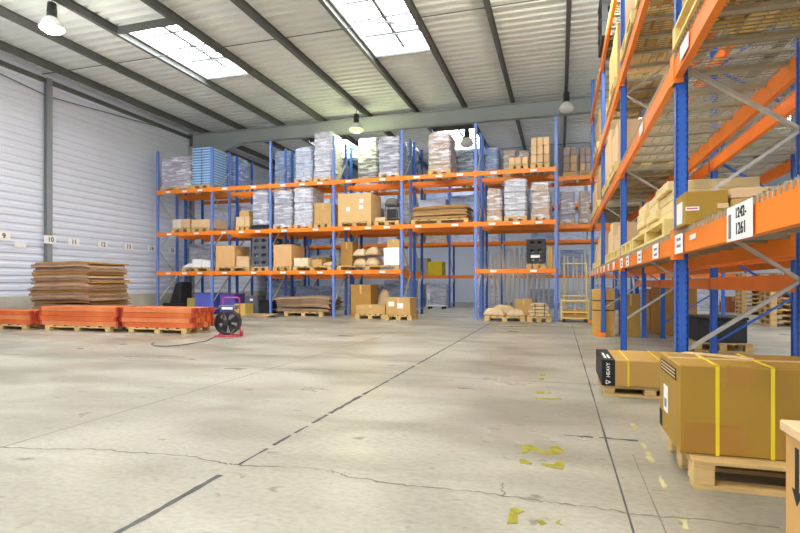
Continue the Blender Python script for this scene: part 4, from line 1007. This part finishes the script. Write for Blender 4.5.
MB().box(-w / 2 - 0.003, -w / 2, 0.2, 0.28, 0.02, 0.12).build('dark_mark', INK, big)
for (u0, u1, z0, z1) in ((-0.36, -0.25, h - 0.1, h - 0.0), (-0.57, -0.27, 0.02, 0.17), (-0.11, 0.1, 0.02, 0.16)):
    MB().box(u0, u1, -d / 2 - 0.0022, -d / 2, z0, z1).build('tape_patch', mat('brown_tape', (168, 122, 50), 0.35, var=0.06), big)
MB().box(-w / 2, w / 2, -0.03, 0.03, h, h + 0.0025).build('packing_tape', TAPE, big)
MB().bar((-0.46, d / 2 - 0.04, h + 0.0045), (-0.14, 0.04, h + 0.0045), 0.09, 0.004).build('loose_flap', KRAFT_L, big)
# long low heavy box
pallet(0.4, 1.22, 5.42, 6.24, 0, 'wooden pallet under the low box marked HEAVY', parts=True, h=0.1)
hx0, hx1, hy0, hy1, hz0, hz1 = 0.385, 1.25, 5.4, 6.26, 0.102, 0.345
hv = box(hx0, hx1, hy0, hy1, hz0, hz1, 'low brown carton with a black HEAVY band and yellow straps', mat('heavy_carton', (192, 150, 76), 0.65, var=0.06, scale=2.5), tape=False)
w, d, h = hx1 - hx0, hy1 - hy0, hz1 - hz0
q = MB(); q.box(-w / 2 - 0.003, -w / 2 + 0.115, -d / 2 - 0.003, -d / 2, 0, h + 0.003); q.box(-w / 2 - 0.003, -w / 2 + 0.115, -d / 2, d / 2, h, h + 0.003); q.box(-w / 2 - 0.003, -w / 2, -d / 2, d / 2, 0, h + 0.003)
q.build('warning_band', INK, hv)
put_text('band_lettering', text_mesh('HEAVY', 0.045, WHITE, bold=0.0005), hv, (-w / 2 + 0.055, -d / 2 - 0.005, h * 0.62), (0, 0, 1), (-1, 0, 0))
q = MB()
tri = [(-w / 2 + 0.035, 0.018), (-w / 2 + 0.075, 0.036), (-w / 2 + 0.035, 0.054)]
for p_, q_ in zip(tri, tri[1:] + tri[:1]): q.bar((p_[0], -d / 2 - 0.005, p_[1]), (q_[0], -d / 2 - 0.005, q_[1]), 0.003, 0.006)
q.build('warning_triangle', WHITE, hv)
q = MB(); q.box(-w / 2 + 0.03, -w / 2 + 0.05, -0.3, 0.1, h + 0.003, h + 0.004); q.box(-w / 2 + 0.065, -w / 2 + 0.085, -0.3, -0.02, h + 0.003, h + 0.004); q.build('band_print', WHITE, hv)
strap(hv, -0.2, w, d, h, ww=0.008); strap(hv, 0.09, w, d, h, ww=0.008)
# carton at the picture's edge
ed = box(0.69, 1.3, 1.2, 1.98, 0.0, 0.63, 'tall carton with printed arrows nearest the viewer', mat('edge_carton', (206, 158, 92), 0.65, var=0.05), tape=True)
w, d, h = 0.61, 0.78, 0.63
q = MB(); q.box(-w / 2 - 0.012, w / 2 + 0.012, -d / 2 - 0.012, d / 2 + 0.012, h - 0.03, h + 0.004); q.build('lid', KRAFT_L, ed, bevel=0.004)
for yy in (0.3, 0.19):
    q = MB(); q.box(-w / 2 - 0.002, -w / 2, yy - 0.012, yy + 0.012, h - 0.19, h - 0.06)
    q.add([(-w / 2 - 0.002, yy - 0.034, h - 0.19), (-w / 2 - 0.002, yy + 0.034, h - 0.19), (-w / 2 - 0.002, yy, h - 0.235), (-w / 2, yy - 0.034, h - 0.19), (-w / 2, yy + 0.034, h - 0.19), (-w / 2, yy, h - 0.235)], [(0, 1, 2), (5, 4, 3), (0, 3, 4, 1), (1, 4, 5, 2), (2, 5, 3, 0)])
    q.build('printed_arrow', INK, ed)

# --- first level of the aisle rack (decks lie 13 mm above the beams)
Z1 = LR[0] + 0.014
ol = box(0.76, 1.0, 3.74, 4.02, Z1, 1.655, 'olive carton with white labels at the near post of the aisle rack', OLIVE, tape=False, bevel=0.004)
MB().box(-0.1225, -0.12, -0.06, 0.1, 0.02, 0.16).build('paper_label', WHITE, ol); MB().box(-0.118, -0.04, -0.1422, -0.14, 0.09, 0.115).build('paper_label', WHITE, ol)
MB().box(-0.112, -0.05, -0.1435, -0.1422, 0.1, 0.107).build('label_print', RED, ol)
MB().box(0.06, 0.122, -0.1422, -0.14, 0.1, 0.13).build('paper_label', KRAFT_L, ol)
box(1.02, 1.45, 3.75, 4.1, Z1, 1.60, 'flat tan carton with white tape lying beside the olive carton', KRAFT, tape=True)
box(1.02, 1.42, 3.76, 4.1, 1.604, 1.665, 'thin tan carton lying over the flat taped one', KRAFT_L, tape=True)
box(0.98, 1.3, 4.14, 4.2, Z1, 1.72, 'slim tan carton standing behind the olive carton', KRAFT)
def aisle_pallet(y0, y1, z, label, x0=0.79, x1=1.62, m=WOOD_Y): return pallet(x0, x1, y0, y1, z, label, m=m)
aisle_pallet(4.62, 6.6, Z1, 'pale wooden pallet under the flat boxes past the near post')
zz = Z1 + 0.146; rr = random.Random(5)
for k in range(4):
    for j in range(3):
        y0 = 4.72 + j * 0.6 + rr.uniform(-0.01, 0.01) + k * 0.02
        box(0.83 + rr.uniform(0, 0.05), 1.5, y0, y0 + 0.56, zz + k * 0.082, zz + k * 0.082 + 0.078, 'pale flat carton in the four-layer stack past the near post', mat('cream_card', (230, 204, 146), 0.7, var=0.08), 'flat cartons past the near post', rz=rr.uniform(-0.01, 0.01), tape=False)
aisle_pallet(6.7, 7.7, Z1, 'pale wooden pallet lying empty before the second aisle post')
for j, (y0, y1) in enumerate(((8.2, 9.2), (9.4, 10.4), (12.0, 13.0), (13.2, 14.3))):
    aisle_pallet(y0, y1, Z1, 'pale wooden pallet number %s along the first deck beyond the second post' % ('one', 'two', 'three', 'four')[j])
    hh = (0.35, 0.5, 0.6, 0.4)[j]
    for k in range(2):
        box(0.84, 1.55, y0 + 0.05 + 0.46 * k, y0 + 0.48 + 0.46 * k, Z1 + 0.146, Z1 + 0.146 + hh - 0.1 * k, '%s pale box on the %s pallet along the first deck beyond the second post' % (('nearer', 'farther')[k], ('first', 'second', 'third', 'fourth')[j]), KRAFT_L)
# --- upper levels
def up_load(lv, y0, y1, h, label, tone=KRAFT_D, x0=0.76, nb=2):
    z = LR[lv] + 0.014
    pallet(x0, 1.62, y0, y1, z, 'pallet under the ' + label, m=WOOD_Y)
    for k in range(nb):
        dy = (y1 - y0 - 0.08) / nb
        box(x0 + 0.05, 1.58, y0 + 0.04 + k * dy, y0 + 0.03 + (k + 1) * dy, z + 0.146, z + 0.146 + h - 0.05 * k, '%s %s' % (('nearer half of the', 'farther half of the', 'third box of the')[k], label), tone)
LN = ('second', 'third', 'fourth')
up_load(1, 0.95, 2.05, 0.8, 'brown cartons on the second deck nearest the viewer')
up_load(1, 2.2, 4.14, 0.7, 'brown cartons on the second deck before the near post')
up_load(1, 8.3, 9.3, 0.6, 'tan cartons on the second deck past the second post', KRAFT_L)
up_load(1, 9.5, 10.7, 0.8, 'cream cartons on the second deck at mid bay', KRAFT_L)
up_load(1, 12.0, 13.0, 0.75, 'tan cartons on the second deck past the third post', KRAFT)
up_load(1, 13.3, 14.6, 0.6, 'cream cartons on the second deck at the far post', KRAFT_L)
up_load(2, 4.9, 6.1, 0.8, 'brown cartons on the third deck past the near post')
up_load(2, 6.4, 7.5, 0.75, 'brown cartons on the third deck before the second post')
up_load(2, 8.4, 9.8, 0.8, 'tan cartons on the third deck past the second post', KRAFT)
up_load(2, 12.1, 13.3, 0.7, 'tan cartons on the third deck past the third post', KRAFT)
z = LR[3] + 0.014; cm = slot_crate(0.9, 1.0, 0.3, BLACKP)
for k in range(3): tag(put('slotted_crate', cm, None, (1.18, 10.75, z + 0.302 * k)), ('lowest', 'middle', 'topmost')[k] + ' dark crate stacked on the fourth deck of the aisle rack', 'crate')
# second run goods
z = LR[0] + 0.014
for k, (y0, y1, h) in enumerate(((4.6, 5.6, 0.32), (8.3, 9.4, 0.5), (9.6, 10.8, 0.45))):
    box(1.98, 2.65, y0, y1, z, z + h, ('wide tan carton on the second aisle run past the near post', 'wide tan carton on the second aisle run past the second post', 'wide tan carton at mid bay on the second aisle run')[k], KRAFT)
# floor goods under the aisle rack
o = box(0.9, 1.32, 11.62, 12.15, 0, 0.96, 'tall pale brown carton with black straps under the aisle rack', mat('strap_carton', (206, 160, 84), 0.65, var=0.05)); o.location.x = 0.86
for zz in (0.52, 0.72): MB().box(-0.214, 0.214, -0.269, 0.269, zz, zz + 0.018).build('strap', INK, o)
box(1.2, 1.56, 11.7, 12.2, 0, 0.86, 'plain carton behind the black-strapped one under the aisle rack', mat('plain_carton', (186, 146, 70), 0.65, var=0.05))
box(1.98, 2.7, 12.2, 13.2, 0, 1.0, 'large brown carton on the floor under the second aisle run', KRAFT_D)
box(1.98, 2.7, 13.4, 14.4, 0, 0.95, 'large brown carton farther along under the second aisle run', KRAFT_D)
pallet(2.05, 2.85, 9.4, 10.3, 0, 'wooden pallet under the black crate beyond the aisle rack', parts=True)
bc = empty('black_crate', 'black crate on a pallet seen through the aisle rack frame', 'crate', (2.45, 9.85, 0.146))
MB().box(-0.34, 0.34, -0.4, 0.4, 0, 0.36).build('body', BLACKP, bc, bevel=0.01); MB().box(-0.36, 0.36, -0.42, 0.42, 0.36, 0.4).build('lid', BLACKP, bc, bevel=0.01)

# ------------------------------------------------------------------ far side of the hall: stacks of empty pallets
for s, (x, y, n_, what) in enumerate(((6.7, 21.6, 10, 'beside the white roll'), (5.75, 16.1, 8, 'nearer than the white roll'), (8.3, 21.8, 10, 'beyond the white roll'))):
    for k in range(n_):
        pallet(x - 0.6, x + 0.6, y - 0.4, y + 0.4, 0.146 * k, 'empty pallet in the stack ' + what, 'pallets stacked ' + what, rz=0)
x = 9.5
box(5.9, 6.5, 22.6, 23.2, 0, 0.6, 'reddish brown carton on the far floor by the distant rack', mat('reddish_card', (168, 104, 72), 0.7, var=0.08))
tag(MB().lathe([(0.3, 0), (0.33, 0.1), (0.33, 0.85), (0.28, 0.95), (0.1, 1.0)], 18).build('wrapped_roll', WHITE, None, (7.5, 20.75, 0), smooth=True), 'white wrapped roll standing between the far pallet stacks', 'roll')

# ------------------------------------------------------------------ light
wd = bpy.data.worlds.new('daylight'); SC.world = wd; wd.use_nodes = True
bg = wd.node_tree.nodes['Background']; bg.inputs[0].default_value = lin((232, 240, 255)); bg.inputs[1].default_value = 1.75
def point(x, y, z, e, col, r=0.22):
    l = bpy.data.lights.new('lamp_light', 'POINT'); l.energy = e; l.color = col; l.shadow_soft_size = r
    o = bpy.data.objects.new('lamp_light', l); COL.objects.link(o); o.location = (x, y, z)
point(-10.45, 8.74, 6.15, 110, (1, 0.97, 0.9)); point(-6.78, 17.2, 6.1, 110, (0.95, 1, 0.55))
lamp(0.19, 8.74, 6.6, 1, 'lit high bay lamp over the aisle beside the wire deck rack'); point(0.19, 8.74, 6.1, 420, (1, 0.97, 0.82))  # unseen lamp and light added to brighten the aisle rack side
lamp(-0.9, 0.6, 6.6, 1, 'lit high bay lamp over the hall floor near the viewer'); point(-0.9, 0.6, 6.1, 380, (1, 0.97, 0.82))  # fill lamp added above the frame so the near floor and boxes are lit

SC.view_settings.view_transform = 'Standard'; SC.view_settings.look = 'None'; SC.view_settings.gamma = 1.0
SC.view_settings.exposure = 0.0; SC.view_settings.use_curve_mapping = False
SC.cycles.use_denoising = True
SC.cycles.max_bounces = 10; SC.cycles.diffuse_bounces = 6; SC.cycles.transparent_max_bounces = 24
SC.cycles.sample_clamp_indirect = 8.0
